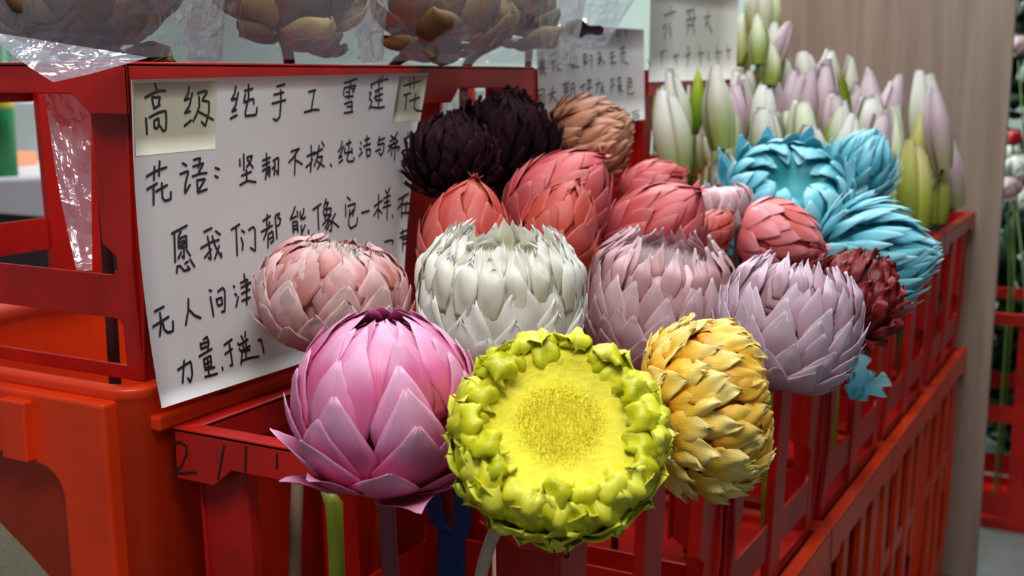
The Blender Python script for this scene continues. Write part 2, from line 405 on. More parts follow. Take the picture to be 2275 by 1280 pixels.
def make_crate(name, W, Ln, H, material, rim_h=0.032, rim_drop=0.050, post=0.075, rails=((0.70, 0.84),), ribs_long=(0.5,), ribs_short=(), rib_w=0.04, mid_drop=False, base=True, ribs_left=None):
    root = empty(name, (0, 0, 0))
    sides = crate_sides(W, Ln)
    ins0, ins1 = 0.014, 0.026
    # rim: outer band with deeper corners, plus the flat top lip
    V, Fc = [], []
    for key, s in sides.items():
        Lx = s.len
        p = [(0, 0), (0, rim_drop), (0.048, rim_drop), (0.07, rim_h)]
        if mid_drop and key in ('right', 'left'):
            c = Lx * 0.64
            p += [(c - 0.07, rim_h), (c - 0.05, rim_drop), (c + 0.05, rim_drop), (c + 0.07, rim_h)]
        p += [(Lx - 0.07, rim_h), (Lx - 0.048, rim_drop), (Lx, rim_drop), (Lx, 0)]
        plate(V, Fc, s, p, H, 0, 0, 0.0035)
        b = len(V)
        q = [s.o + Vector((0, 0, H)), s.o + s.a * Lx + Vector((0, 0, H)), s.o + s.a * (Lx - 0.02) - s.n * 0.02 + Vector((0, 0, H)), s.o + s.a * 0.02 - s.n * 0.02 + Vector((0, 0, H))]
        V.extend(v + Vector((0, 0, 0.0008)) for v in q); V.extend(v - Vector((0, 0, 0.004)) for v in q)
        Fc.extend([(b, b + 1, b + 2, b + 3), (b + 7, b + 6, b + 5, b + 4), (b, b + 4, b + 5, b + 1), (b + 1, b + 5, b + 6, b + 2), (b + 2, b + 6, b + 7, b + 3), (b + 3, b + 7, b + 4, b)])
        # inner collar under the lip
        plate(V, Fc, s, [(0.014, 0), (0.014, rim_h), (Lx - 0.014, rim_h), (Lx - 0.014, 0)], H, 0.0175, 0.0175, 0.0025)
    bevel(link('rim', mesh_from('rim', V, Fc), material, root, False), 0.0012)
    keys = list(sides)
    # corner posts
    for i, key in enumerate(keys):
        s, t = sides[key], sides[keys[(i - 1) % 4]]
        V, Fc = [], []
        step = 0.6 * H
        plate(V, Fc, s, [(ins0, 0.02), (ins0, step), (ins1, H), (post * 0.72, H), (post * 0.74, step), (post, step - 0.012), (post, 0.02)], H, ins0, ins1, 0.004)
        plate(V, Fc, t, [(t.len - ins0, 0.02), (t.len - post, 0.02), (t.len - post, step - 0.012), (t.len - post * 0.74, step), (t.len - post * 0.72, H), (t.len - ins1, H), (t.len - ins0, step)], H, ins0, ins1, 0.004)
        # flat return that gives the post its depth
        for sd, a in ((s, post - 0.002), (t, t.len - post + 0.002)):
            b = len(V)
            for d in (0.02, step - 0.012):
                for dep in (0, 0.016):
                    for w in (-0.0015, 0.0015):
                        V.append(sd.o + sd.a * (a + w) - sd.n * (ins0 + (ins1 - ins0) * d / H + dep) + Vector((0, 0, H - d)))
            Fc.extend([(b, b + 1, b + 3, b + 2), (b + 6, b + 7, b + 5, b + 4), (b, b + 4, b + 5, b + 1), (b + 1, b + 5, b + 7, b + 3), (b + 3, b + 7, b + 6, b + 2), (b + 2, b + 6, b + 4, b)])
        bevel(link('corner_post', mesh_from('corner_post', V, Fc), material, root, False), 0.0015)
    # rails
    for key, s in sides.items():
        for (f0, f1) in rails:
            V, Fc = [], []
            plate(V, Fc, s, rail_poly(post * 0.7, s.len - post * 0.7, f0 * H, f1 * H, min(0.014, 0.4 * (1 - f1) * H + 0.004)), H, ins0 + 0.001, ins1 + 0.001, 0.004)
            bevel(link('side_rail', mesh_from('side_rail', V, Fc), material, root, False), 0.0012)
        V, Fc = [], []
        plate(V, Fc, s, [(0.03, 0.955 * H), (0.03, H), (s.len - 0.03, H), (s.len - 0.03, 0.955 * H)], H, ins0 + 0.002, ins1 + 0.002, 0.004)
        link('bottom_rail', mesh_from('bottom_rail', V, Fc), material, root, False)
        for f in ((ribs_left if ribs_left is not None and key == 'left' else ribs_long) if key in ('right', 'left') else ribs_short):
            V, Fc = [], []
            c = s.len * f
            plate(V, Fc, s, [(c - rib_w / 2, 0.025), (c - rib_w / 2, H), (c + rib_w / 2, H), (c + rib_w / 2, 0.025)], H, ins0 - 0.003, ins1 - 0.003, 0.012)
            bevel(link('rib', mesh_from('rib', V, Fc), material, root, False), 0.0015)
    if base:
        V = [Vector((x, y, z)) for z in (0, 0.006) for x, y in ((-W / 2 + ins1, -Ln / 2 + ins1), (W / 2 - ins1, -Ln / 2 + ins1), (W / 2 - ins1, Ln / 2 - ins1), (-W / 2 + ins1, Ln / 2 - ins1))]
        link('base_panel', mesh_from('base_panel', V, [(3, 2, 1, 0), (4, 5, 6, 7), (0, 1, 5, 4), (1, 2, 6, 5), (2, 3, 7, 6), (3, 0, 4, 7)]), material, root, False)
    return root

def copy_tree(o, parent=None):
    c = o.copy()
    col.objects.link(c)
    c.parent = parent
    for ch in o.children:
        copy_tree(ch, c)
    return c

RX0, RX1, RY0, RLEN = -0.805, -0.39, 0.817, 0.46
RIM_Z = EYE.z - 0.329
RED_H = 0.345
BIN_H = RIM_Z - RED_H
xc = (RX0 + RX1) / 2
row_names = ['nearest the paper notice, dyed protea heads piled over its rim', 'second in the flower row, full of coral buds', 'third in the flower row, under the blue flowers', 'fourth in the flower row, holding lily buds', 'last in the flower row, against the wooden board']
red0 = make_crate('red_crate', RX1 - RX0, RLEN - 0.004, RED_H, M_RED, rails=((0.725, 0.865),), ribs_long=(0.5,), rib_w=0.05)
bin0 = make_crate('orange_crate', RX1 - RX0, RLEN - 0.004, BIN_H + 0.006, M_ORANGE, rim_h=0.05, rim_drop=0.06, rails=((0.40, 0.46), (0.86, 0.95)), ribs_long=(0.36, 0.64), rib_w=0.035, ribs_short=(0.5,))
red_crates = []
for i in range(5):
    r = red0 if i == 0 else copy_tree(red0)
    r.location = (xc, RY0 + RLEN * (i + 0.5), RIM_Z - RED_H)
    tag(r, 'red plastic lattice crate ' + row_names[i], 'crate', 'red crates of the flower row')
    b = bin0 if i == 0 else copy_tree(bin0)
    b.location = (xc, RY0 + RLEN * (i + 0.5), 0.0)
    where = ['under the red crate marked 2 1 1', 'under the second red crate of the flower row', 'under the third red crate, below the blue flowers', 'under the fourth red crate, below the lilies', 'under the last red crate beside the wooden board'][i]
    tag(b, 'tall orange plastic crate with slots ' + where, 'crate', 'orange crates carrying the flower row')
    red_crates.append(r)

# left stack: deep orange bin carrying a red open crate
LX1, LY0, LLEN, LW = -0.815, 0.795, 0.79, 0.52
LTOP = EYE.z + 0.011
LRED_H = 0.301
lower_rim = LTOP - LRED_H + 0.004

def make_deep_bin():
    root = empty('orange_bin', (LX1 - LW / 2, LY0 + LLEN / 2 - 0.01, 0))
    W, Ln, H = LW + 0.006, LLEN + 0.02, lower_rim
    def rounded(w, l, r, n=5):
        pts = []
        for (sx, sy, a0) in ((1, -1, -90), (1, 1, 0), (-1, 1, 90), (-1, -1, 180)):
            for i in range(n + 1):
                a = math.radians(a0 + 90 * i / n)
                pts.append((sx * (w / 2 - r) + r * math.cos(a), sy * (l / 2 - r) + r * math.sin(a)))
        return pts
    def shell(levels, inner=0.012):
        V, Fc = [], []
        n = None
        rings = []
        for (z, ins) in levels:
            p = rounded(W - 2 * ins, Ln - 2 * ins, 0.03)
            n = len(p)
            rings.append(len(V)); V.extend(Vector((x, y, z)) for x, y in p)
        for a, b in zip(rings, rings[1:]):
            for k in range(n):
                Fc.append((a + k, a + (k + 1) % n, b + (k + 1) % n, b + k))
        return V, Fc, n
    V, Fc, n = shell([(0.0, 0.05), (0.0, 0.02), (H - 0.012, 0.006), (H - 0.003, 0.0015), (H, 0.004), (H, 0.016), (H - 0.05, 0.02), (0.02, 0.034), (0.02, 0.06)])
    Fc.append(tuple(range(len(V) - n, len(V))))
    Fc.append(tuple(reversed(range(0, n))))
    link('bin_body', mesh_from('bin_body', V, Fc), M_ORANGE, root)
    s = Side((-W / 2, -Ln / 2, 0), (1, 0, 0), (0, -1, 0), W)
    # raised frame round the sunken front panel, and the handle block
    V, Fc = [], []
    f = 0.088
    plate(V, Fc, s, [(0.03, 0.012), (W - 0.026, 0.012), (W - 0.026, H), (W - f, H)] + arc(W - f - 0.03, 0.085 + 0.03, 0.03, 0, -90) + [(0.03, 0.085)], H, -0.010, 0.010, 0.02)
    bevel(link('front_frame', mesh_from('front_frame', V, Fc), M_ORANGE, root, False), 0.004, 3)
    V, Fc = [], []
    plate(V, Fc, s, [(W - 0.36, 0.026), (W - 0.125, 0.026), (W - 0.125, 0.075), (W - 0.36, 0.075)], H, -0.016, -0.016, 0.012)
    plate(V, Fc, s, [(W - 0.155, 0.020), (W - 0.120, 0.020), (W - 0.120, 0.080), (W - 0.155, 0.080)], H, -0.020, -0.020, 0.014)
    bevel(link('handle', mesh_from('handle', V, Fc), M_ORANGE, root, False), 0.002)
    s = Side((W / 2, -Ln / 2, 0), (0, 1, 0), (1, 0, 0), Ln)
    for a in (0.13, 0.40, 0.66):
        V, Fc = [], []
        plate(V, Fc, s, [(a - 0.012, 0.03), (a + 0.012, 0.03), (a + 0.012, H), (a - 0.012, H)], H, -0.002, 0.012, 0.014)
        bevel(link('rib', mesh_from('rib', V, Fc), M_ORANGE, root, False), 0.003)
    V, Fc = [], []
    plate(V, Fc, s, [(0.03, 0.03), (Ln - 0.03, 0.03), (Ln - 0.03, 0.045), (0.03, 0.045)], H, -0.004, -0.004, 0.014)
    bevel(link('side_rail', mesh_from('side_rail', V, Fc), M_ORANGE, root, False), 0.003)
    return root
deep = make_deep_bin()
tag(deep, 'deep solid orange bin with a sunken front panel under the paper notice', 'crate')

lc = make_crate('red_crate', LW, LLEN, LRED_H, M_RED, rim_h=0.028, rim_drop=0.046, post=0.066, rails=((0.66, 0.80),), ribs_long=(0.125, 0.64), rib_w=0.09, mid_drop=True, ribs_left=(0.53,), base=False)
lc.location = (LX1 - LW / 2, LY0 + LLEN / 2, LTOP - LRED_H)
tag(lc, 'open red crate on the orange bin, bagged dried flowers on top, notice on its side', 'crate')

# crates behind it that carry the two smaller cards
lc2 = make_crate('red_crate', LW, 0.44, LRED_H, M_RED, rim_h=0.028, rim_drop=0.046, post=0.07)
for k, (y, lab) in enumerate(((1.595, 'red plastic crate behind the bagged flowers, carrying the card above the brown flower'), (2.05, 'red plastic crate carrying the tall pale card beside the lilies'), (2.52, 'red plastic crate of pale lily buds in front of the wooden board'))):
    c = lc2 if k == 0 else copy_tree(lc2)
    c.location = (LX1 - 0.010 - LW / 2, y + 0.22, LTOP - LRED_H - 0.002)
    tag(c, lab, 'crate', 'red crates behind the notice')
    bb = slab('orange_bin', LX1 - LW + 0.02, LX1 - 0.02, y + 0.01, y + 0.43, 0, LTOP - LRED_H - 0.002, M_ORANGE, bev=0.01)
    tag(bb, 'orange plastic bin under ' + ['the red crate with the card above the brown flower', 'the red crate with the tall pale card', 'the red crate of pale lily buds'][k], 'crate', 'orange bins behind the notice')

# wooden board closing the row
bd = slab('wooden_board', -0.925, -0.335, 3.135, 3.16, 0.0, 2.5, M_BOARD, bev=0.002)
tag(bd, 'tall pale wood-grain board standing behind the lilies', 'board')

# ------------------------------------------------------------------ flower heads
class Profile:
    """outline of a head from stalk to crown, (radius, height) in units of its largest radius"""
    def __init__(s, pts):
        dense = []
        P = [pts[0]] + list(pts) + [pts[-1]]
        for i in range(1, len(P) - 2):
            p0, p1, p2, p3 = P[i - 1], P[i], P[i + 1], P[i + 2]
            for k in range(12):
                t = k / 12
                dense.append(tuple(0.5 * (2 * p1[j] + (p2[j] - p0[j]) * t + (2 * p0[j] - 5 * p1[j] + 4 * p2[j] - p3[j]) * t * t + (3 * p1[j] - p0[j] - 3 * p2[j] + p3[j]) * t ** 3) for j in (0, 1)))
        dense.append(pts[-1])
        s.p = dense
        s.d = [0]
        for a, b in zip(dense, dense[1:]):
            s.d.append(s.d[-1] + math.hypot(b[0] - a[0], b[1] - a[1]))
        s.total = s.d[-1]
    def ev(s, f):
        x = max(0.0, min(1.0, f)) * s.total
        i = 0
        while i < len(s.d) - 2 and s.d[i + 1] < x: i += 1
        a, b = s.p[i], s.p[i + 1]
        L = max(1e-6, s.d[i + 1] - s.d[i])
        t = (x - s.d[i]) / L
        return (a[0] + (b[0] - a[0]) * t, a[1] + (b[1] - a[1]) * t), ((b[0] - a[0]) / L, (b[1] - a[1]) / L)

def sstep(x):
    x = max(0.0, min(1.0, x))
    return x * x * (3 - 2 * x)

def petal_mesh(prof, R, s0, s1, W, lift, opn, cup=0.25, point=1.6, curl=0.0, rag=0.0, thick=0.012, nu=11, nv=8, seed=0, wave=0.0, base_w=0.55, twist=0.0, notch=0.0, crumple=0.018):
    """one bract: starts on the outline at s0, follows it to s1 while opening outwards by opn; curl bends the last third"""
    rr = random.Random(seed)
    (r, z), (tr, tz) = prof.ev(s0)
    x = r + tz * lift; zz = z - tr * lift
    length = (s1 - s0) * prof.total
    top, uv = [], []
    nrm = []
    ph = rr.uniform(0, 6.28)
    for i in range(nu + 1):
        u = i / nu
        (pr, pz), (tr, tz) = prof.ev(s0 + (s1 - s0) * u)
        ang = opn * (0.72 + 0.28 * u) + curl * max(0.0, (u - 0.6) / 0.4) ** 1.5
        c, s = math.cos(ang), math.sin(ang)
        dr, dz = tr * c + tz * s, tz * c - tr * s
        if i:
            x += dr * length / nu; zz += dz * length / nu
        nr, nz = dz, -dr
        w = W * (base_w + (1 - base_w) * sstep(u / 0.42)) * max(0.05, 1 - max(0.0, (u - 0.42) / 0.58) ** point * 0.95)
        Rw = max(pr, 0.45)
        for j in range(nv + 1):
            v = -1 + 2 * j / nv
            y = v * w
            lat = Rw * math.sin(y / Rw)
            dx = -Rw * (1 - math.cos(y / Rw))
            o = -cup * (v * v) * w * 0.5 * (.45 + .55 * u) + wave * math.sin(ph + 7 * u + 3.2 * v) * (0.2 + u) + crumple * noise.noise(Vector((u * 3.2 + seed * 1.7, v * w * 7, seed * .37))) * (.35 + u) + crumple * .5 * noise.noise(Vector((u * 8 + seed, v * w * 16, seed * .7)))
            ez = 0.0
            if i == nu and rag: ez = rr.uniform(-rag, rag)
            if i >= nu - 1 and notch: ez -= notch * (1 - abs(v)) * (1 if i == nu else 0.3)
            px = x + dx + nr * o + dr * ez
            top.append(Vector((px, lat + twist * u * u, zz + nz * o + dz * ez)) * R)
            nrm.append((Vector((nr, 0, nz)) * math.cos(y / Rw) + Vector((0, math.sin(y / Rw), 0)) * (1 if nr > 0 else 0.4)).normalized())
            uv.append((0.5 + 0.5 * v, u))
    n = nv + 1
    V = top[:]
    UV = uv[:]
    Fc = []
    for i in range(nu):
        for j in range(nv):
            Fc.append((i * n + j, i * n + j + 1, (i + 1) * n + j + 1, (i + 1) * n + j))
    b = len(V)
    for k, p in enumerate(top):
        u = uv[k][1]
        V.append(p - nrm[k] * thick * R * (1.0 - 0.65 * u))
    UV += uv
    for i in range(nu):
        for j in range(nv):
            Fc.append((b + i * n + j, b + (i + 1) * n + j, b + (i + 1) * n + j + 1, b + i * n + j + 1))
    for i in range(nu):
        for j in (0, nv):
            q = (i * n + j, (i + 1) * n + j, b + (i + 1) * n + j, b + i * n + j)
            Fc.append(q if j == 0 else tuple(reversed(q)))
    for j in range(nv):
        for i in (0, nu):
            q = (i * n + j + 1, i * n + j, b + i * n + j, b + i * n + j + 1)
            Fc.append(q if i == 0 else tuple(reversed(q)))
    return mesh_from('petal', V, Fc, UV)

def core_mesh(prof, R, shrink, s_to=1.0, dish=0.0, n=28):
    V, Fc = [], []
    m = 16
    for i in range(m + 1):
        (r, z), (tr, tz) = prof.ev(s_to * i / m)
        r2 = max(0.01, r - tz * shrink); z2 = z + tr * shrink
        for k in range(n):
            a = 2 * math.pi * k / n
            V.append(Vector((r2 * math.cos(a), r2 * math.sin(a), z2)) * R)
    for i in range(m):
        for k in range(n):
            Fc.append((i * n + k, i * n + (k + 1) % n, (i + 1) * n + (k + 1) % n, (i + 1) * n + k))
    Fc.append(tuple(reversed(range(n))))
    # crown closed by a dish
    (r, z), (tr, tz) = prof.ev(s_to)
    r = max(0.02, r - tz * shrink)
    prev = m * n
    for q in (0.7, 0.4, 0.1):
        b = len(V)
        for k in range(n):
            a = 2 * math.pi * k / n
            V.append(Vector((r * q * math.cos(a), r * q * math.sin(a), z + tr * shrink - dish * (1 - q * q))) * R)
        for k in range(n):
            Fc.append((prev + k, prev + (k + 1) % n, b + (k + 1) % n, b + k))
        prev = b
    Fc.append(tuple(range(prev, prev + n)))
    return mesh_from('core', V, Fc, [(0.5, 0.2)] * len(V))

def tuft_mesh(R, r0, z0, count, h, w, seed, inward=0.4, dome=0.0, ring=0.0):
    """fine stamen hairs, too many to count"""
    rr = random.Random(seed)
    V, Fc, UV = [], [], []
    for i in range(count):
        q = math.sqrt(rr.uniform(ring * ring, 1)) * r0
        a = rr.uniform(0, 2 * math.pi)
        p = Vector((q * math.cos(a), q * math.sin(a), z0 + dome * (1 - (q / r0) ** 2)))
        d = Vector((-math.cos(a) * inward * q / r0 + rr.gauss(0, .22), -math.sin(a) * inward * q / r0 + rr.gauss(0, .22), 1)).normalized()
        L = h * rr.uniform(0.6, 1.2)
        sd = d.cross(Vector((rr.gauss(0, 1), rr.gauss(0, 1), 0.1))).normalized() * w
        b = len(V)
        bend = Vector((rr.gauss(0, .12), rr.gauss(0, .12), 0)) * L
        V += [(p - sd) * R, (p + sd) * R, (p + d * L * 0.6 + sd * 0.8) * R, (p + d * L * 0.6 - sd * 0.8) * R, (p + d * L + bend) * R]
        Fc += [(b, b + 1, b + 2, b + 3), (b + 3, b + 2, b + 4)]
        UV += [(0.4, 0), (0.6, 0), (0.6, 0.6), (0.4, 0.6), (0.5, 1)]
    return mesh_from('stamens', V, Fc, UV)

def orient(axis, spin=0.0):
    q = Vector(axis).to_track_quat('Z', 'Y')
    return (q.to_matrix().to_4x4() @ Matrix.Rotation(spin, 4, 'Z'))

def rounded_path(pts, n=3):
    """cut the corners of a polyline, keeping its ends"""
    for _ in range(n):
        q = [pts[0]]
        for p0, p1 in zip(pts, pts[1:]):
            q += [p0.lerp(p1, .25), p0.lerp(p1, .75)]
        pts = q + [pts[-1]]
    return pts

def in_row(p, rim=.003):
    """points leading a stalk over the rim and down to the floor of its crate in the flower row"""
    y = min(max(RY0 + .055, p.y), RY0 + 5 * RLEN - .055)
    k = (y - RY0) % RLEN
    y += max(0, .055 - k) - max(0, k - (RLEN - .055))
    x = max(RX0 + .055, min(RX1 - .06, p.x))
    return [Vector((x, y, RIM_Z + rim)), Vector((x, y, RIM_Z - .05)), Vector((x, y, CRATE_FLOOR))]

def stem_part(root, rad, base_h, R, way, material):
    """stalk from under the head through way-points to where it stands"""
    inv = root.matrix_world.inverted()
    a = Vector((0, 0, base_h * R))
    wa = root.matrix_world @ a
    if way == 'row':
        way = in_row(wa)
        if wa.z < RIM_Z + .012: way = way[1:]
    elif isinstance(way, Vector):
        way = [way]
    pts = [root.matrix_world @ (a + Vector((0, 0, 0.01)))] + rounded_path([wa] + [Vector(w) for w in way])
    pts = [inv @ p for p in pts]
    V, Fc = tube(pts, [rad * 1.25] + [rad * (1.15 - 0.15 * i / len(pts)) for i in range(len(pts) - 1)], 8)
    return link('stem', mesh_from('stem', V, Fc), material, root)

M_STEM = plain('woody_stem', (120, 96, 78), 0.7, 0.25, 60, 0.4, 160, stretch=(1, 1, 0.15))
M_STEM_G = plain('green_stem', (132, 138, 24), 0.5, 0.2, 40, 0.2, 160, stretch=(1, 1, 0.15))
M_STEM_M = plain('mauve_stem', (128, 66, 78), 0.6, 0.2, 40, 0.3, 160, stretch=(1, 1, 0.15))
M_STEM_P = plain('pale_stem', (190, 168, 150), 0.6, 0.2, 40, 0.3, 160, stretch=(1, 1, 0.15))
M_STEM_D = plain('dark_stem', (58, 26, 30), 0.6, 0.2, 40, 0.3, 160)
CRATE_FLOOR = RIM_Z - RED_H + 0.012

def flower(name, label, px, py, depth, Rpx, axis, prof, rows, pm, core_m, spin=0.0, core_shrink=0.10, core_to=1.0, dish=0.0,
           tuft=None, tuft_m=None, stem=None, stem_m=None, stem_r=0.006, stem_base=None, jit=0.05, seed=1, cat='flower', group=None, petal_name='petal', thick=0.012, loc=None):
    R = Rpx / FPX * depth
    root = empty(name, (0, 0, 0))
    root.matrix_world = Matrix.Translation(loc if loc else at(px, py, depth)) @ orient(cdir(*axis), spin)
    bpy.context.view_layer.update() if False else None
    tag(root, label, cat, group)
    rr = random.Random(seed)
    link('receptacle', core_mesh(prof, R, core_shrink, core_to, dish), core_m, root)
    for ri, row in enumerate(rows):
        row = dict(row)
        n = row.pop('n')
        rj = row.pop('jit', jit)
        sj = row.pop('sj', 0.07)
        mat_ = row.pop('mat', pm)
        a0 = row.pop('a0', ri * 2.39996)
        vs_ = [petal_mesh(prof, R, thick=thick, seed=seed * 100 + ri * 7 + k, twist=rr.uniform(-.06, .06), **row) for k in range(3)]
        for me in vs_: me.materials.append(mat_)
        for k in range(n):
            o = link(petal_name, vs_[rr.randrange(3)], None, root)
            o.rotation_euler = (rr.gauss(0, rj), rr.gauss(0, rj), a0 + 2 * math.pi * (k + rr.uniform(-.18, .18)) / n)
            sc = 1 + rr.uniform(-sj, sj)
            o.scale = (1 + rr.uniform(-.012, .012), sc, 1 + rr.uniform(-.02, .02))
    if tuft:
        t = link('stamens', tuft_mesh(R, seed=seed + 5, **tuft), tuft_m or pm, root, False)
        t['kind'] = 'stuff'
    if stem is not None:
        (r, z), _ = prof.ev(0)
        stem_part(root, stem_r, stem_base if stem_base is not None else z, R, stem, stem_m or M_STEM)
    return root, R

GLOBE = Profile([(.10, -.80), (.45, -.86), (.80, -.62), (.99, -.15), (.97, .25), (.80, .62), (.50, .86), (.20, .98)])
BARREL = Profile([(.10, -.78), (.45, -.82), (.80, -.60), (.98, -.18), (1.0, .20), (.93, .52), (.80, .74), (.66, .80)])
SQUAT = Profile([(.10, -.66), (.50, -.70), (.84, -.48), (1.0, -.06), (.96, .28), (.80, .52), (.58, .62), (.42, .60)])
BUD = Profile([(.12, -.95), (.55, -.92), (.88, -.60), (1.0, -.10), (.92, .38), (.70, .80), (.40, 1.12), (.06, 1.30)])
DISC = Profile([(.10, -.62), (.50, -.66), (.84, -.46), (.99, -.12), (.98, .14), (.88, .32), (.74, .38), (.66, .32)])

def shingle(n_rows, s_from, s_to, length, n0, n1, W0, W1, opn0, opn1, **kw):
    """rows from the stalk upwards; lower ones lie over the feet of the upper ones"""
    rows = []
    for i in range(n_rows):
        t = i / max(1, n_rows - 1)
        s = s_from + (s_to - s_from) * t
        d = dict(n=round(n0 + (n1 - n0) * t), s0=s, s1=s + length, W=W0 + (W1 - W0) * t, lift=-0.05, opn=opn0 + (opn1 - opn0) * t)
        d.update(kw)
        rows.append(d)
    return rows

PINK = petal_mat('pink_bract', (216, 96, 116), (224, 108, 162), (242, 182, 218), rough=0.36, streak=0.10, trans=0.14, var=0.10)
PINK_IN = plain('pink_heart', (196, 40, 62), 0.6, 0.2, 40)
CHART = petal_mat('chartreuse_bract', (186, 190, 6), (218, 216, 22), (232, 232, 78), rough=0.42, streak=0.10, trans=0.10, var=0.08, bump=0.25)
CHART_IN = plain('chartreuse_heart', (222, 210, 12), 0.6, 0.12, 60, 0.8, 220)
YEL = petal_mat('golden_bract', (226, 150, 20), (242, 196, 62), (246, 226, 140), rough=0.45, streak=0.22, trans=0.12, var=0.12)
YEL_IN = plain('golden_heart', (206, 112, 24), 0.6, 0.2, 40)
WHITE = petal_mat('ivory_bract', (232, 231, 206), (246, 246, 236), (252, 252, 247), rough=0.42, streak=0.05, trans=0.22, var=0.05)
WHITE_IN = plain('ivory_heart', (234, 228, 196), 0.7, 0.1, 40)
DUST = petal_mat('dusty_pink_bract', (186, 112, 100), (206, 150, 150), (226, 192, 192), rough=0.48, streak=0.16, trans=0.12, var=0.10)
DUST_IN = plain('dusty_pink_heart', (176, 120, 112), 0.7, 0.2, 40)
MAUV = petal_mat('rose_mauve_bract', (184, 128, 126), (208, 164, 172), (232, 206, 214), rough=0.48, streak=0.16, trans=0.12, var=0.08)
LILAC = petal_mat('lilac_bract', (172, 128, 138), (200, 166, 186), (224, 206, 220), rough=0.45, streak=0.12, trans=0.14, var=0.08)
MAUV_IN = plain('mauve_heart', (214, 184, 186), 0.7, 0.2, 40)
CORAL = petal_mat('coral_bract', (190, 64, 48), (192, 74, 64), (204, 100, 92), rough=0.42, streak=0.12, trans=0.08, var=0.10)
ROSE = petal_mat('rose_coral_bract', (190, 66, 60), (190, 72, 76), (206, 106, 112), rough=0.42, streak=0.12, trans=0.08, var=0.10)
SALMON = petal_mat('salmon_bract', (214, 100, 88), (228, 122, 124), (236, 152, 158), rough=0.40, streak=0.10, trans=0.10, var=0.07)
CORAL_IN = plain('coral_heart', (170, 56, 48), 0.7, 0.2, 40)
DARK = petal_mat('blackish_maroon_petal', (22, 8, 12), (34, 13, 20), (44, 20, 28), rough=0.75, streak=0.2, trans=0.0, var=0.2, spec=0.12)
DARK_IN = plain('blackish_heart', (18, 7, 10), 0.95, 0.2, 40, spec=0.05)
BROWN = petal_mat('tan_petal', (176, 114, 82), (182, 122, 92), (200, 148, 118), rough=0.5, streak=0.2, trans=0.05, var=0.12)
BROWN_IN = plain('tan_heart', (166, 106, 78), 0.7, 0.2, 40)
BLUE = petal_mat('sky_blue_petal', (70, 172, 192), (112, 202, 222), (168, 228, 240), rough=0.45, streak=0.12, trans=0.16, var=0.10)
BLUE_IN = plain('teal_heart', (36, 140, 150), 0.6, 0.2, 40)
WINE = petal_mat('wine_red_petal', (112, 10, 16), (112, 12, 22), (130, 24, 30), rough=0.5, streak=0.2, trans=0.08, var=0.2)
WINE_IN = plain('wine_heart', (80, 10, 14), 0.7, 0.2, 40)

# --- pink artichoke-like head hanging over the front rim
rows = [dict(n=7, s0=.10, s1=.42, W=.32, lift=.0, opn=.52, cup=.4, point=1.5, curl=.7, jit=.12, rag=.03, a0=.5),
        dict(n=8, s0=.13, s1=.52, W=.40, lift=-.02, opn=.32, cup=.25, point=1.4, curl=.35, jit=.06, rag=.02)]
rows += shingle(5, .20, .58, .42, 8, 9, .43, .27, .20, .13, cup=.22, point=1.35, rag=.015, notch=.02, jit=.035, curl=.08)
rows += [dict(n=9, s0=.60, s1=.97, W=.22, lift=-.03, opn=.16, cup=.3, point=1.3, curl=.1), dict(n=7, s0=.62, s1=.94, W=.2, lift=-.12, opn=.05, cup=.3, point=1.3), dict(n=6, s0=.70, s1=1.02, W=.15, lift=-.16, opn=.12, cup=.3, point=1.3), dict(n=4, s0=.80, s1=1.05, W=.13, lift=-.2, opn=.1, cup=.3, point=1.4)]
flower('pink_protea', 'big glossy pink flower head with overlapping pointed bracts, hanging over the crate rim', 856, 900, .92, 203, (.03, .93, .34), GLOBE, rows, PINK, PINK_IN,
       core_shrink=.14, core_to=.78, dish=.4, stem=[Vector((-.54, RY0 - .03, RIM_Z - .06)), Vector((-.545, RY0 - .012, RIM_Z - .13)), Vector((-.548, RY0 + .04, RIM_Z - .21)), Vector((-.55, RY0 + .07, CRATE_FLOOR))], stem_m=M_STEM_M, stem_r=.0065, seed=3)

# --- chartreuse head facing the viewer, flat fuzzy disc in the middle
rows = shingle(6, .08, .58, .29, 10, 14, .33, .25, .22, .26, cup=.35, point=2.8, rag=.03, wave=.03, curl=.25, jit=.05, crumple=.05)
rows += [dict(n=15, s0=.62, s1=.92, W=.20, lift=.0, opn=.30, cup=.7, point=3, curl=-.95, wave=.03, jit=.06, rag=.04, crumple=.085),
         dict(n=17, s0=.70, s1=1.0, W=.17, lift=.0, opn=.28, cup=.7, point=3, curl=-1.4, wave=.03, jit=.06, rag=.04, crumple=.085),
         dict(n=18, s0=.80, s1=1.08, W=.14, lift=.0, opn=.20, cup=.7, point=3, curl=-1.7, wave=.03, jit=.08, rag=.05, crumple=.085)]
yg, yR = flower('yellow_green_protea', 'chartreuse yellow flower head with a round fuzzy disc framed by crinkled bracts', 1240, 972, .84, 236, (.03, .60, .80), DISC, rows, CHART, CHART_IN,
       core_shrink=.06, core_to=1.0, dish=.02, thick=.02, tuft=dict(r0=.66, z0=.23, count=12000, h=.022, w=.004, inward=.05, dome=.04), tuft_m=petal_mat('chartreuse_hair', (222, 210, 10), (232, 222, 20), (242, 234, 60), rough=.6, streak=.05, trans=.35, bump=0),
       stem=[Vector((-.445, RY0 - .024, RIM_Z - .02)), Vector((-.466, RY0 - .022, RIM_Z - .12)), Vector((-.4735, RY0 + .035, RIM_Z - .215)), Vector((-.476, RY0 + .07, CRATE_FLOOR))], stem_m=M_STEM_P, stem_r=.005, seed=5)

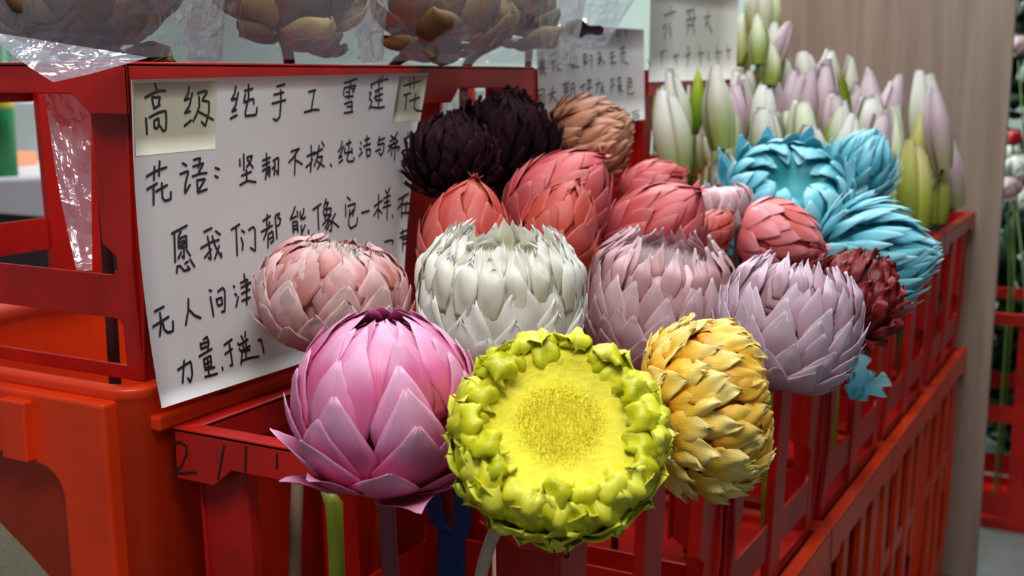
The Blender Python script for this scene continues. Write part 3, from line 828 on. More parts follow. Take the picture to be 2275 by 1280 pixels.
# --- golden head turned on its side
rows = shingle(11, .08, .80, .25, 10, 17, .24, .12, .25, .18, cup=.4, point=1.7, rag=.05, wave=.02, jit=.06, curl=.08, crumple=.04, sj=.15)
rows += [dict(n=17, s0=.82, s1=1.0, W=.12, lift=-.02, opn=.3, cup=.4, point=1.6, rag=.04, wave=.02)]
flower('golden_protea', 'golden yellow flower head turned sideways with many small layered bracts', 1566, 908, .96, 196, (.97, .10, .10), SQUAT, rows, YEL, YEL_IN,
       core_shrink=.12, core_to=.98, dish=.25, stem='row', stem_m=M_STEM_D, stem_r=.006, seed=8)

# --- ivory head, open crown
rows = shingle(8, .12, .68, .36, 9, 13, .35, .25, .18, .14, cup=.2, point=1.5, rag=.05, wave=.015, jit=.04, notch=.03)
rows += [dict(n=18, s0=.72, s1=1.02, W=.16, lift=-.02, opn=.42, cup=.3, point=2.4, rag=.07, wave=.02, notch=.04), dict(n=18, s0=.80, s1=1.08, W=.13, lift=-.03, opn=.62, cup=.3, point=2.2, rag=.07, wave=.02), dict(n=14, s0=.86, s1=1.1, W=.12, lift=-.06, opn=.75, cup=.3, point=2, rag=.06, wave=.02)]
flower('white_protea', 'ivory white flower head with ragged open crown and pale yellow heart', 1110, 708, 1.2, 184, (.04, .95, .26), BARREL, rows, WHITE, WHITE_IN,
       core_shrink=.10, core_to=.95, dish=.12, tuft=dict(r0=.56, z0=.55, count=1800, h=.26, w=.005, inward=.3), stem='row', stem_m=M_STEM_P, seed=11)

# --- dusty pink head before the notice
rows = shingle(7, .10, .66, .38, 9, 11, .36, .25, .17, .14, cup=.22, crumple=.035, point=1.5, rag=.03, jit=.05, curl=.12, notch=.03)
rows += [dict(n=12, s0=.76, s1=1.03, W=.15, lift=-.02, opn=.35, cup=.3, point=1.5, rag=.05, wave=.03, curl=.4), dict(n=11, s0=.84, s1=1.1, W=.12, lift=-.05, opn=.3, cup=.3, point=1.5, rag=.05, wave=.04, curl=.5)]
flower('dusty_pink_protea', 'dusty pink flower head with a frayed crown, leaning against the paper notice', 740, 664, 1.2, 170, (.17, .93, .18), SQUAT, rows, DUST, DUST_IN,
       core_shrink=.10, core_to=.96, dish=.12, tuft=dict(r0=.40, z0=.44, count=900, h=.28, w=.006, inward=.4), tuft_m=WHITE, stem=[Vector((-.735, RY0 + .11, RIM_Z + .003)), Vector((-.72, RY0 + .07, RIM_Z - .12)), Vector((-.715, RY0 + .06, CRATE_FLOOR))], stem_m=M_STEM, stem_r=.0062, seed=14)

# --- rose mauve and lilac heads
HAIR = petal_mat('pale_rose_hair', (214, 188, 188), (228, 208, 210), (238, 224, 226), rough=.6, streak=.05, trans=.25, bump=0)
rows = shingle(9, .10, .72, .33, 10, 15, .29, .19, .20, .20, cup=.25, point=1.25, rag=.02, jit=.05, curl=.15)
rows += [dict(n=17, s0=.78, s1=1.06, W=.13, lift=-.02, opn=.48, cup=.3, point=1.2, rag=.03, wave=.02), dict(n=16, s0=.86, s1=1.12, W=.10, lift=-.05, opn=.62, cup=.3, point=1.2, wave=.02)]
flower('rose_mauve_protea', 'pale rose mauve flower head with pointed bracts and hairy open crown beside the white head', 1462, 696, 1.33, 166, (.12, .94, .28), BARREL, rows, MAUV, MAUV_IN,
       core_shrink=.10, core_to=.96, dish=.1, tuft=dict(r0=.58, z0=.56, count=2400, h=.30, w=.004, inward=.4), tuft_m=HAIR, stem='row', seed=17)
flower('lilac_protea', 'lilac pink flower head with slender upright bracts, leaning over the crate side', 1748, 742, 1.2, 156, (.24, .95, .02), BARREL, rows, LILAC, MAUV_IN,
       core_shrink=.10, core_to=.96, dish=.1, tuft=dict(r0=.58, z0=.56, count=2000, h=.34, w=.005, inward=.4), tuft_m=HAIR, stem='row', stem_m=M_STEM_M, spin=.4, seed=19)

# --- coral buds
def bud_rows(n, Wk=1.0):
    return shingle(8, .06, .74, .34, n, max(5, n - 2), .42 * Wk, .20 * Wk, .15, .09, cup=.2, point=1.5, rag=.015, jit=.03, curl=.06) + [dict(n=5, s0=.80, s1=1.0, W=.13, lift=-.02, opn=.03, cup=.3, point=1.3)]
BUDS = [
 ('coral_bud', 'plump coral flower bud rising behind the white flower, next to the notice', 1035, 540, 1.345, 108, (.13, .97, .12), CORAL, 8, (1000, 900, 1.42)),
 ('coral_bud', 'slim coral flower bud between the white and rose mauve heads', 1240, 515, 1.32, 90, (.36, .92, .10), CORAL, 7, (1210, 900, 1.42)),
 ('coral_bud', 'rounded rose coral bud below the tan flower', 1236, 462, 1.46, 116, (.58, .70, .10), ROSE, 8, (1180, 900, 1.55)),
 ('coral_bud', 'narrow coral bud with its tip pointing at the lilies', 1446, 424, 1.70, 68, (.86, .50, .05), ROSE, 7, (1400, 900, 1.7)),
 ('coral_bud', 'large rose coral bud above the rose mauve head', 1448, 526, 1.54, 112, (.56, .56, .36), ROSE, 8, (1430, 900, 1.5)),
 ('coral_bud', 'small dark coral bud tucked behind the large rose coral bud', 1578, 520, 1.62, 50, (.70, .72, .10), CORAL, 7, (1560, 900, 1.62)),
 ('salmon_bud', 'salmon pink bud lying on its side before the blue flowers', 1722, 524, 1.45, 84, (.93, -.26, .22), SALMON, 7, (1600, 640, 1.6)),
]
for i, (nm, lab, px, py, d, Rp, ax, m_, n_, st) in enumerate(BUDS):
    flower(nm, lab, px, py, d, Rp, ax, BUD, bud_rows(n_), m_, CORAL_IN, core_shrink=.10, core_to=.97, stem='row', stem_m=M_STEM_D, stem_r=.005, seed=30 + i, cat='flower bud', spin=.7 * i)
flower('dusty_pink_protea', 'pale pink flower head half hidden between the coral buds and blue flower', 1606, 470, 1.72, 70, (-.1, .95, .2), BARREL, shingle(5, .12, .7, .36, 9, 11, .30, .2, .3, .2, cup=.3, point=1.3), MAUV, MAUV_IN, stem='row', seed=44)

# --- blackish maroon pair, tan head
rows = shingle(9, .10, .80, .30, 12, 18, .17, .12, .55, .35, cup=.3, point=2.2, rag=.06, wave=.04, jit=.09, curl=.2)
flower('black_maroon_flower', 'blackish maroon ruffled flower beside the right edge of the notice', 1002, 358, 1.425, 88, (.10, .90, .35), GLOBE, rows, DARK, DARK_IN, stem='row', stem_m=M_STEM_D, seed=51, dish=.2)
flower('black_maroon_flower', 'taller blackish maroon ruffled flower touching the tan flower', 1122, 334, 1.62, 108, (.15, .95, .15), GLOBE, rows, DARK, DARK_IN, stem='row', stem_m=M_STEM_D, seed=53, dish=.2, spin=.5)
rows = shingle(9, .08, .76, .34, 9, 13, .21, .14, .30, .35, cup=.6, point=1.8, rag=.02, wave=.02, jit=.06, curl=.25)
flower('tan_flower', 'tan brown flower head with finger-like petals below the small card', 1296, 316, 1.78, 92, (.78, .32, .28), GLOBE, rows, BROWN, BROWN_IN, stem='row', stem_m=M_STEM_D, seed=55, dish=.2)

# --- blue heads
rows = [dict(n=12, s0=.22, s1=.66, W=.20, lift=.0, opn=1.15, cup=.5, point=1.2, jit=.10, curl=-.3), dict(n=13, s0=.32, s1=.74, W=.21, lift=.0, opn=.95, cup=.5, point=1.3, jit=.09),
        dict(n=14, s0=.42, s1=.82, W=.21, lift=0, opn=.75, cup=.5, point=1.4, jit=.08), dict(n=13, s0=.52, s1=.88, W=.21, lift=0, opn=.5, cup=.5, point=1.5, jit=.07),
        dict(n=12, s0=.60, s1=.94, W=.20, lift=0, opn=.3, cup=.4, point=1.8, jit=.06), dict(n=10, s0=.70, s1=1.0, W=.18, lift=0, opn=.15, cup=.4, point=2, jit=.05), dict(n=8, s0=.80, s1=1.03, W=.14, lift=-.03, opn=-.1, cup=.4, point=2)]
flower('blue_flower', 'sky blue flower facing out with a teal eye, behind the salmon bud', 1748, 440, 1.86, 128, (.04, .62, .78), SQUAT, rows, BLUE, BLUE_IN, core_shrink=.12, core_to=.97, dish=.25, stem='row', stem_m=M_STEM_G, seed=61)
rows = shingle(9, .14, .80, .36, 10, 15, .17, .12, .60, .45, cup=.5, point=1.25, jit=.08, curl=.1)
flower('blue_flower', 'sky blue flower with upright spiky petals touching the lilies', 1906, 384, 2.02, 74, (.42, .86, .15), GLOBE, rows, BLUE, BLUE_IN, stem='row', stem_m=M_STEM_G, seed=63)
b3, b3R = flower('blue_flower', 'sky blue shaggy flower hanging over the crate side, petals pointing outwards', 1918, 580, 1.58, 118, (.84, .10, .32), GLOBE, rows, BLUE, BLUE_IN, stem='row', stem_m=M_STEM_G, seed=65, spin=.3)

# --- wine red head between lilac and blue
rows = shingle(7, .10, .74, .34, 8, 11, .27, .19, .42, .35, cup=.4, point=2.6, rag=.09, wave=.05, jit=.12, curl=.1, crumple=.14)
flower('wine_red_flower', 'dark wine red flower with torn petals wedged behind the lilac head', 1886, 672, 1.4, 100, (.45, .80, .15), GLOBE, rows, WINE, WINE_IN, stem='row', stem_m=M_STEM_D, seed=71)

# dyed leaf dangling from the blue flower's stalk
def leaf_mesh(length, width, lobes, seed, curl=0.3, thick=0.0012):
    """lobed flat leaf along +Z, facing +X, with a little thickness"""
    rr = random.Random(seed)
    n, m = 18, 6
    V, Fc, UV = [], [], []
    for side in (0, 1):
        for i in range(n + 1):
            u = i / n
            w = width * math.sin(math.pi * min(1, u * 0.94 + 0.05)) ** 0.7 * (1 + 0.45 * math.sin(u * lobes * 2 * math.pi))
            for j in range(m + 1):
                v = -1 + 2 * j / m
                V.append(Vector((curl * length * u * u * 0.5 + abs(v) * w * 0.25 - side * thick, v * w, length * u + abs(v) * w * 0.5)))
                UV.append((0.5 + 0.5 * v, u))
    k = m + 1
    off = (n + 1) * k
    for i in range(n):
        for j in range(m):
            a = (i * k + j, i * k + j + 1, (i + 1) * k + j + 1, (i + 1) * k + j)
            Fc.append(a); Fc.append(tuple(reversed([q + off for q in a])))
    for i in range(n):
        for j in (0, m):
            q = (i * k + j, (i + 1) * k + j, off + (i + 1) * k + j, off + i * k + j)
            Fc.append(q)
    return mesh_from('leaf', V, Fc, UV)

def place_part(o, root, world):
    o.matrix_local = root.matrix_world.inverted() @ world

for (px, py, d, ax, ln, wd, sd, sp) in ((1893, 884, 1.6, (.80, .55, .1), .052, .016, 3, .3), (1893, 888, 1.6, (.22, .97, .1), .062, .015, 5, -.3), (1888, 850, 1.6, (-.1, .97, .1), .050, .011, 6, -.6)):
    lf = link('leaf', leaf_mesh(ln, wd, 2.5, sd), BLUE, b3)
    zz_ = cdir(*ax); xx_ = (-FWD - zz_ * (-FWD).dot(zz_)).normalized(); yy_ = zz_.cross(xx_)
    place_part(lf, b3, Matrix.Translation(at(px, py, d)) @ Matrix((xx_, yy_, zz_)).transposed().to_4x4() @ Matrix.Rotation(sp, 4, 'Z'))
lfs, lff = tube([at(1902, 880, 1.6), at(1915, 820, 1.62), at(1930, 770, 1.60), at(1930, 680, 1.58)], [.0022, .0025, .003, .003], 8)
st = link('leaf_stalk', mesh_from('leaf_stalk', lfs, lff), M_STEM_D, b3)
place_part(st, b3, Matrix.Identity(4))

# ------------------------------------------------------------------ notices with handwriting
def ribbon(V, Fc, pts, nrm, hw):
    """flat marker stroke with round ends and joints; pts lie on the paper"""
    for i in range(len(pts) - 1):
        a, b = pts[i], pts[i + 1]
        d = (b - a)
        if d.length < 1e-6: continue
        d.normalize()
        s = nrm.cross(d).normalized() * hw
        k = len(V)
        V += [a - s, b - s, b + s, a + s]
        Fc.append((k, k + 1, k + 2, k + 3))
    for p in pts:
        k = len(V)
        e1 = nrm.orthogonal().normalized(); e2 = nrm.cross(e1)
        V += [p + (e1 * math.cos(t * math.pi / 4) + e2 * math.sin(t * math.pi / 4)) * hw + nrm * 0.00002 for t in range(8)]
        Fc.append(tuple(range(k, k + 8)))

def chars(text):
    out = []
    for line in text.strip().split('\n'):
        out.append([[tuple(float(v) for v in p.split(',')) for p in st.split()] for st in line.split('|') if st.strip()])
    return out

def smooth_pts(pts):
    """round the corners of a polyline a little"""
    if len(pts) < 3: return pts
    out = [pts[0]]
    for i in range(1, len(pts) - 1):
        a, b, c = Vector(pts[i - 1]), Vector(pts[i]), Vector(pts[i + 1])
        out.append(tuple(b.lerp(a, 0.22))); out.append(tuple(b.lerp(a, .06).lerp(b.lerp(c, .06), .5))); out.append(tuple(b.lerp(c, 0.22)))
    out.append(pts[-1])
    return out

def write(parent, text, surf, unit, hw, off, local=None):
    for ch in chars(text):
        V, Fc = [], []
        for stroke in ch:
            q = smooth_pts(stroke)
            pts, nn = [], Vector((1, 0, 0))
            for (a, b) in q:
                p, nn = surf(a * unit, b * unit)
                pts.append(p + nn * off)
            if len(q) == 1: continue
            ribbon(V, Fc, pts, nn, hw)
        o = link('handwritten_character', mesh_from('handwritten_character', V, Fc), M_INK, parent, False)
        o.matrix_local = local if local else Matrix.Identity(4)

def sheet(name, surf, nu, nv, thick, material, parent, u0=0, u1=1, v0=0, v1=1, off=0.0):
    V, Fc = [], []
    for side in (0, 1):
        for i in range(nu + 1):
            for j in range(nv + 1):
                p, n = surf(u0 + (u1 - u0) * i / nu, v0 + (v1 - v0) * j / nv)
                V.append(p + n * (off - side * thick))
    k = nv + 1
    s = (nu + 1) * k
    for i in range(nu):
        for j in range(nv):
            a = (i * k + j, (i + 1) * k + j, (i + 1) * k + j + 1, i * k + j + 1)
            Fc.append(a); Fc.append(tuple(reversed([q + s for q in a])))
    edge = [i * k for i in range(nu + 1)] + [nu * k + j for j in range(1, k)] + [i * k + nv for i in range(nu - 1, -1, -1)] + [j for j in range(nv - 1, 0, -1)]
    for a, b in zip(edge, edge[1:] + edge[:1]):
        Fc.append((a, b, b + s, a + s))
    o = link(name, mesh_from(name, V, Fc), material, parent)
    if parent: place_part(o, parent, Matrix.Identity(4))
    return o

N_TL, N_TR, N_BL, N_BR = (.817, -.004), (1.323, .003), (.801, -.305), (1.207, -.307)
def notice_surf(u, v):
    y = (N_TL[0] * (1 - u) + N_TR[0] * u) * (1 - v) + (N_BL[0] * (1 - u) + N_BR[0] * u) * v
    z = (N_TL[1] * (1 - u) + N_TR[1] * u) * (1 - v) + (N_BL[1] * (1 - u) + N_BR[1] * u) * v
    vv = max(0.0, v)
    x = -.811 + .018 * vv ** 2.2
    n = Vector((1, 0, .018 * 2.2 * vv ** 1.2 / .3)).normalized()
    k = (EYE.x - x) / (EYE.x - (-.832 + .032 * vv ** 2.2))
    return Vector((x, y * k, EYE.z + z * k)), n
nt_ = empty('paper_notice', notice_surf(.5, 1)[0])
tag(nt_, 'large white paper notice with five lines of black handwritten Chinese taped to the red crate', 'sign')
pap = sheet('paper', notice_surf, 20, 20, .0006, M_PAPER, nt_)
write(pap, MAIN_STROKES, notice_surf, .001, .00125, .0005)
for (a, b, c, d) in ((.005, .225, .01, .23), (.87, .995, .01, .19)):
    sheet('tape', notice_surf, 6, 4, .0001, M_TAPE, nt_, a, b, c, d, .0002)

def card_surf(y0, tilt):
    def f(u, v):
        return Vector((-.8215, y0 + u, EYE.z + v + tilt * u)), Vector((1, 0, 0))
    return f
def card_quad(y0, w, z0, z1, skew):
    """paper placed against the crate side; u along it, v downwards"""
    def f(u, v):
        z = z1 + (z0 - z1) * v
        return Vector((-.8225, y0 + w * u + skew * v, EYE.z + z + .004 * u)), Vector((1, 0, 0))
    return f
c2 = empty('paper_card', (-.8235, 1.82, EYE.z - .09))
tag(c2, 'smaller white card with black handwriting above the tan flower', 'sign')
pap = sheet('paper', card_quad(1.605, .415, -.082, .075, .012), 4, 4, .0006, M_PAPER, c2)
write(pap, CARD_STROKES, card_surf(1.60, 0), .0005, .0011, .0006)
c3 = empty('paper_card', (-.8235, 2.30, EYE.z - .03))
tag(c3, 'tall pale card with faint handwriting standing behind the lilies', 'sign')
pap = sheet('paper', card_quad(2.048, .50, -.012, .17, 0), 4, 4, .0006, plain('cream_card', (214, 212, 204), .7, .03, 6), c3)
write(pap, TALL_CARD_STROKES, card_surf(2.04, 0), .0005, .0012, .0006)

# marker writing on the rim of the front crate
rc = red_crates[0]
def rim_surf(u, v):
    return Vector((RX0 + u, RY0 + .0018, RIM_Z + v)), Vector((0, -1, 0))
rim_part = [c for c in rc.children if c.name.startswith('rim')][0]
write(rim_part, RIM_MARKS, rim_surf, .0001, .0011, .0004, Matrix.Translation(-rc.location))

# ------------------------------------------------------------------ bagged dried flowers on the red crate
DRY = petal_mat('dried_scale', (80, 52, 28), (84, 58, 28), (120, 90, 46), rough=.55, streak=.45, trans=0, var=.25, bump=1.0)
DRY_RED = petal_mat('dried_russet_scale', (96, 46, 30), (98, 52, 30), (118, 72, 42), rough=.55, streak=.4, trans=0, var=.2, bump=1.0)
DRY_PALE = petal_mat('dried_pale_scale', (140, 114, 64), (150, 126, 74), (170, 150, 98), rough=.6, streak=.2, trans=0, var=.15)
DRY_IN = plain('dried_heart', (80, 54, 28), .8, .3, 40, .5, 120)
OPENCUP = Profile([(.10, -.72), (.42, -.74), (.74, -.52), (.94, -.12), (.98, .25), (.90, .60), (.72, .85), (.5, .95)])
def dry_rows(k):
    return [dict(n=4, s0=.02, s1=.30, W=.30, lift=.02, opn=.25, cup=-.4, point=2.6, curl=.6, jit=.16, sj=.2, mat=DRY_RED, wave=.03),
            dict(n=5, s0=.10, s1=.50, W=.46, lift=.03, opn=.90, cup=.9, point=3.2, curl=-.6, jit=.20, sj=.25, wave=.05, rag=.04),
            dict(n=5, s0=.16, s1=.68, W=.48, lift=.02, opn=.70, cup=.9, point=3.0, curl=-.5, jit=.18, sj=.2, wave=.05, rag=.04, mat=DRY_PALE if k else DRY),
            dict(n=6, s0=.26, s1=.80, W=.48, lift=.0, opn=.35, cup=.7, point=2.6, curl=-.2, jit=.08),
            dict(n=6, s0=.36, s1=.95, W=.42, lift=-.05, opn=.1, cup=.6, point=2.2, jit=.06, mat=DRY_RED),
            dict(n=7, s0=.50, s1=1.1, W=.30, lift=-.12, opn=0, cup=.5, point=2, jit=.06)]
for i, (px, py, d, Rp, ax, lab) in enumerate((
        (205, -14, 1.19, 172, (-.1, .93, .36), 'brown dried flower with woody cupped scales in the bag over the crate corner'),
        (640, -26, 1.36, 140, (.2, .92, .33), 'brown dried flower with pale inner scales in the bag above the middle of the notice'),
        (984, 22, 1.50, 118, (.05, .95, .3), 'dark russet dried flower in the bag above the right end of the notice'),
        (1145, 26, 1.66, 88, (.35, .9, .2), 'small golden brown dried flower in the bag near the small card'))):
    flower('dried_flower', lab, px, py, d, Rp, ax, OPENCUP, dry_rows(i % 2), DRY, DRY_IN, core_shrink=.22, core_to=.9, dish=.3,
           stem=[Vector((min(at(px, py, d).x, -.885), max(.87, min(1.51, at(px, py, d).y)), LTOP + zz)) for zz in (.010, -.05)] + [Vector((min(at(px, py, d).x, -.885), max(.87, min(1.51, at(px, py, d).y)), .03))], stem_m=M_STEM_D, stem_r=.006, seed=81 + i, spin=i * 1.1, thick=.03, petal_name='scale', cat='dried flower')

def bag(name, label, base, hw, hd, h, seed, amp=.010, flat_front=0.0):
    """cellophane sleeve: a closed crinkled pouch standing on its bottom seam"""
    root = empty(name, base)
    V, Fc = [], []
    n, m = 56, 30
    for i in range(m + 1):
        t = i / m
        z = h * t
        k = 0.90 + 0.22 * sstep(t * 2.2)                       # narrower at the bottom seam
        dk = 0.95 + 0.05 * sstep(min(1, t * 3.0))
        for j in range(n):
            a = 2 * math.pi * j / n
            ca, sa = math.cos(a), math.sin(a)
            x = hd * dk * math.copysign(abs(ca) ** 0.7, ca)
            y = hw * k * math.copysign(abs(sa) ** 0.7, sa)
            p = Vector((x, y, z))
            q = Vector((p.x * 14, p.y * 14, p.z * 14 + seed))
            w = noise.noise(q) + 0.6 * abs(noise.noise(q * 2.3)) + 0.35 * abs(noise.noise(q * 5.1))
            d = Vector((ca, sa * .6, 0))
            p += d * (w * amp)
            p.z += noise.noise(q * .8 + Vector((9, 2, 4))) * amp * .8
            V.append(p)
    for i in range(m):
        for j in range(n):
            Fc.append((i * n + j, i * n + (j + 1) % n, (i + 1) * n + (j + 1) % n, (i + 1) * n + j))
    link('film', mesh_from('film', V, Fc), M_FILM, root, False)
    tag(root, label, 'plastic bag')
    return root

g1 = bag('cellophane_bag', 'clear crinkled bag around the dried flower at the crate corner, tip over the rim', Vector((-.943, .881, LTOP + .004)), .105, .124, .30, 3, .007)
g2 = bag('cellophane_bag', 'clear crinkled bag around the dried flower above the middle of the notice', Vector((-.884, 1.106, LTOP + .004)), .092, .112, .30, 17, .007)
g3 = bag('cellophane_bag', 'clear crinkled bag holding two dried flowers beside the small card', Vector((-.815, 1.402, LTOP + .004)), .166, .126, .30, 29, .007)

def film_flap(root, outline, seed, amp=.004):
    """loose tail of the bag: a crinkled sheet given by its left and right edges, top to bottom"""
    (l0, l1, l2), (r0, r1, r2) = [[Vector(p) for p in e] for e in outline]
    V, Fc = [], []
    n, m = 16, 16
    for i in range(m + 1):
        t = i / m
        L = (l0.lerp(l1, t)).lerp(l1.lerp(l2, t), t); Rr = (r0.lerp(r1, t)).lerp(r1.lerp(r2, t), t)
        for j in range(n + 1):
            p = L.lerp(Rr, j / n)
            q = p * 45 + Vector((seed, 0, 0))
            V.append(p + Vector((.7, -.7, 0)) * amp * (abs(noise.noise(q)) + .5 * noise.noise(q * 2.2)))
    for i in range(m):
        for j in range(n):
            a = i * (n + 1) + j
            Fc.append((a, a + 1, a + n + 2, a + n + 1))
    o = link('bag_tail', mesh_from('bag_tail', V, Fc), M_TAIL, root, False)
    sol = o.modifiers.new('film_thickness', 'SOLIDIFY'); sol.thickness = .0003
    place_part(o, root, Matrix.Identity(4))
# tail over the corner of the rim, tail inside the crate opening, tail beside the notice
film_flap(g1, ((at(-30, 70, 1.04), at(30, 130, 1.03), at(118, 183, 1.015)), (at(330, 128, 1.065), at(290, 140, 1.05), at(196, 166, 1.025))), 2, .004)
film_flap(g1, ((at(95, 130, 1.16), at(110, 350, 1.15), at(170, 600, 1.12)), (at(200, 175, 1.15), at(205, 400, 1.14), at(205, 600, 1.13))), 8, .010)
film_flap(g3, ((at(945, 206, 1.60), at(945, 250, 1.604), at(930, 310, 1.60)), (at(1075, 202, 1.74), at(1068, 250, 1.74), at(1060, 310, 1.74))), 21, .008)
film_flap(g3, ((at(1200, 10, 1.78), at(1215, 60, 1.78), at(1250, 110, 1.78)), (at(1440, -60, 1.95), at(1400, 20, 1.93), at(1345, 100, 1.88))), 33, .008)

# dried leaves between the bags and the small card
for (px, py, d, ax, ln, wd, mt, sd, lab) in ((1168, 252, 1.86, (.05, .99, .1), .11, .010, DRY_RED, 11, 'narrow russet dried leaf hanging between the red crate and the small card'), (1248, 62, 1.79, (.95, -.1, .1), .062, .012, DARK, 12, 'dark dried leaf lying inside the bag above the small card')):
    zz_ = cdir(*ax); xx_ = (-FWD - zz_ * (-FWD).dot(zz_)).normalized(); yy_ = zz_.cross(xx_)
    lf = link('dried_leaf', leaf_mesh(ln, wd, 1.2, sd, .1), mt)
    lf.matrix_world = Matrix.Translation(at(px, py, d)) @ Matrix((xx_, yy_, zz_)).transposed().to_4x4()
    tag(lf, lab, 'leaf')

# ------------------------------------------------------------------ lily buds
def lily_petal(L, Rr, blunt, k):
    """one of three outer tepals closing a bud"""
    V, Fc, UV = [], [], []
    nu, nv = 12, 6
    half = math.radians(66)
    for side in (0, 1):
        for i in range(nu + 1):
            u = i / nu
            r = Rr * (0.30 + 0.70 * math.sin(math.pi * min(1, 0.20 + u * 0.70))) * (1 - (1 - blunt) * sstep((u - .5) / .5))
            for j in range(nv + 1):
                v = -1 + 2 * j / nv
                a = v * half
                ridge = 1 + .10 * math.cos(v * math.pi * .5) ** 6 - .10 * abs(v) ** 3
                rr_ = r * ridge - side * .0012
                V.append(Vector((rr_ * math.cos(a), rr_ * math.sin(a), L * u - (0.02 * L * abs(v) ** 2 if i == nu else 0))))
                UV.append((.5 + .5 * v, u))
    n = nv + 1
    s = (nu + 1) * n
    for i in range(nu):
        for j in range(nv):
            a = (i * n + j, i * n + j + 1, (i + 1) * n + j + 1, (i + 1) * n + j)
            Fc.append(a); Fc.append(tuple(reversed([q + s for q in a])))
    for j in range(nv):
        a = nu * n + j
        Fc.append((a + 1, a, a + s, a + s + 1))
    for i in range(nu):
        for j in (0, nv):
            a = i * n + j
            Fc.append((a, a + n, a + n + s, a + s))
    return mesh_from('petal', V, Fc, UV)

LM = {
 'w': petal_mat('white_lily', (160, 172, 96), (202, 202, 180), (228, 226, 222), rough=.5, streak=.06, trans=.15, var=.05),
 'g': petal_mat('greenish_lily', (150, 168, 70), (204, 214, 164), (228, 232, 212), rough=.5, streak=.06, trans=.15, var=.05),
 'p': petal_mat('pink_lily', (160, 152, 112), (186, 156, 166), (212, 196, 202), rough=.5, streak=.08, trans=.15, var=.07),
 'y': petal_mat('yellow_green_lily', (110, 128, 24), (160, 166, 60), (204, 190, 130), rough=.5, streak=.08, trans=.12, var=.07),
 'l': petal_mat('lime_leaf', (88, 120, 8), (140, 164, 16), (164, 180, 30), rough=.5, streak=.10, trans=.2, var=.1)}
M_LSTEM = plain('lily_stem_green', (70, 100, 34), .5, .2, 30)
LKIND = {'w': ('white_lily_bud', 'closed white lily bud', 'white lily buds'), 'g': ('green_white_lily_bud', 'closed greenish white lily bud', 'greenish lily buds'),
         'p': ('pink_lily_bud', 'closed pale pink lily bud', 'pink lily buds'), 'y': ('yellow_green_lily_bud', 'unripe yellow green lily bud', 'yellow green lily buds'),
         'l': ('lily_leaf', 'upright lime green lily leaf', 'lime green lily leaves')}
bud_meshes = {}
BUD_CAPS = []
def lily(kind, tx, ty, length_px, width_px, depth, lean=0.0, place=None, blunt=.8):
    """tip of the bud at a photo position; the bud hangs below it and its stalk runs down into the crate"""
    nm, lab, grp = LKIND[kind]
    length_px *= 1.25
    if place is None:
        place = 'in front of the tall pale card' if tx < 1640 else ('in front of the wooden board above the crate corner' if tx > 1900 else ('just above the blue flowers' if ty > 195 else 'in the back row before the wooden board'))
    L = length_px / FPX * depth; Rr = width_px / 2 / FPX * depth
    ax = cdir(math.sin(math.radians(lean)), math.cos(math.radians(lean)), .05)
    tip = at(tx, ty, depth)
    base = tip - ax * L
    root = empty(nm, base)
    root.matrix_world = Matrix.Translation(base) @ orient(ax, rng.uniform(0, 6.28))
    key = (kind, round(blunt, 2))
    if kind == 'l':
        key = ('l', rng.randrange(3))
        if key not in bud_meshes:
            bud_meshes[key] = petal_mesh(Profile([(.02, 0), (.30, .25), (.42, .6), (.30, .9), (.10, 1.1)]), 1.0, 0, 1, .42, 0, 0, cup=.5, point=1.2, thick=.03, seed=key[1], base_w=.4)
            bud_meshes[key].materials.append(LM['l'])
        o = link('leaf', bud_meshes[key], None, root)
        o.scale = (Rr * 2, Rr * 2.0, L / 1.1)
    else:
        if key not in bud_meshes:
            bud_meshes[key] = lily_petal(1.0, 1.0, blunt, 0)
            bud_meshes[key].materials.append(LM[kind])
        for k in range(3):
            o = link('petal', bud_meshes[key], None, root)
            o.rotation_euler = (rng.gauss(0, .03), rng.gauss(0, .03), k * 2.094 + rng.uniform(-.1, .1))
            o.scale = (Rr, Rr, L * (1 - .05 * k))
    if base.x < LX1 - .015:                                 # in a crate behind the notice
        y = base.y
        for y0 in (1.595, 2.05, 2.52):
            if y0 - .01 <= base.y < y0 + .455: y = max(y0 + .055, min(y0 + .385, base.y))
        x = min(base.x, LX1 - .07)
        way = [Vector((x, y, LTOP + .003)), Vector((x, y, LTOP - .05)), Vector((x, y, LTOP - LRED_H + .012))]
        if base.z < LTOP + .01: way = way[1:]
    else:
        way = 'row'
    stem_part(root, .0032 if kind != 'l' else .0022, 0, 1, way, M_LSTEM)
    BUD_CAPS.append((base.copy(), tip.copy(), Rr))
    BUD_CAPS.append((base.copy(), in_row(base)[1] if way == 'row' else way[-1], .004))
    BUD_CAPS.append((in_row(base)[1] if way == 'row' else way[-1], in_row(base)[2] if way == 'row' else way[-1], .004))
    tag(root, lab + ' ' + place, 'leaf' if kind == 'l' else 'lily bud', grp)
    return root

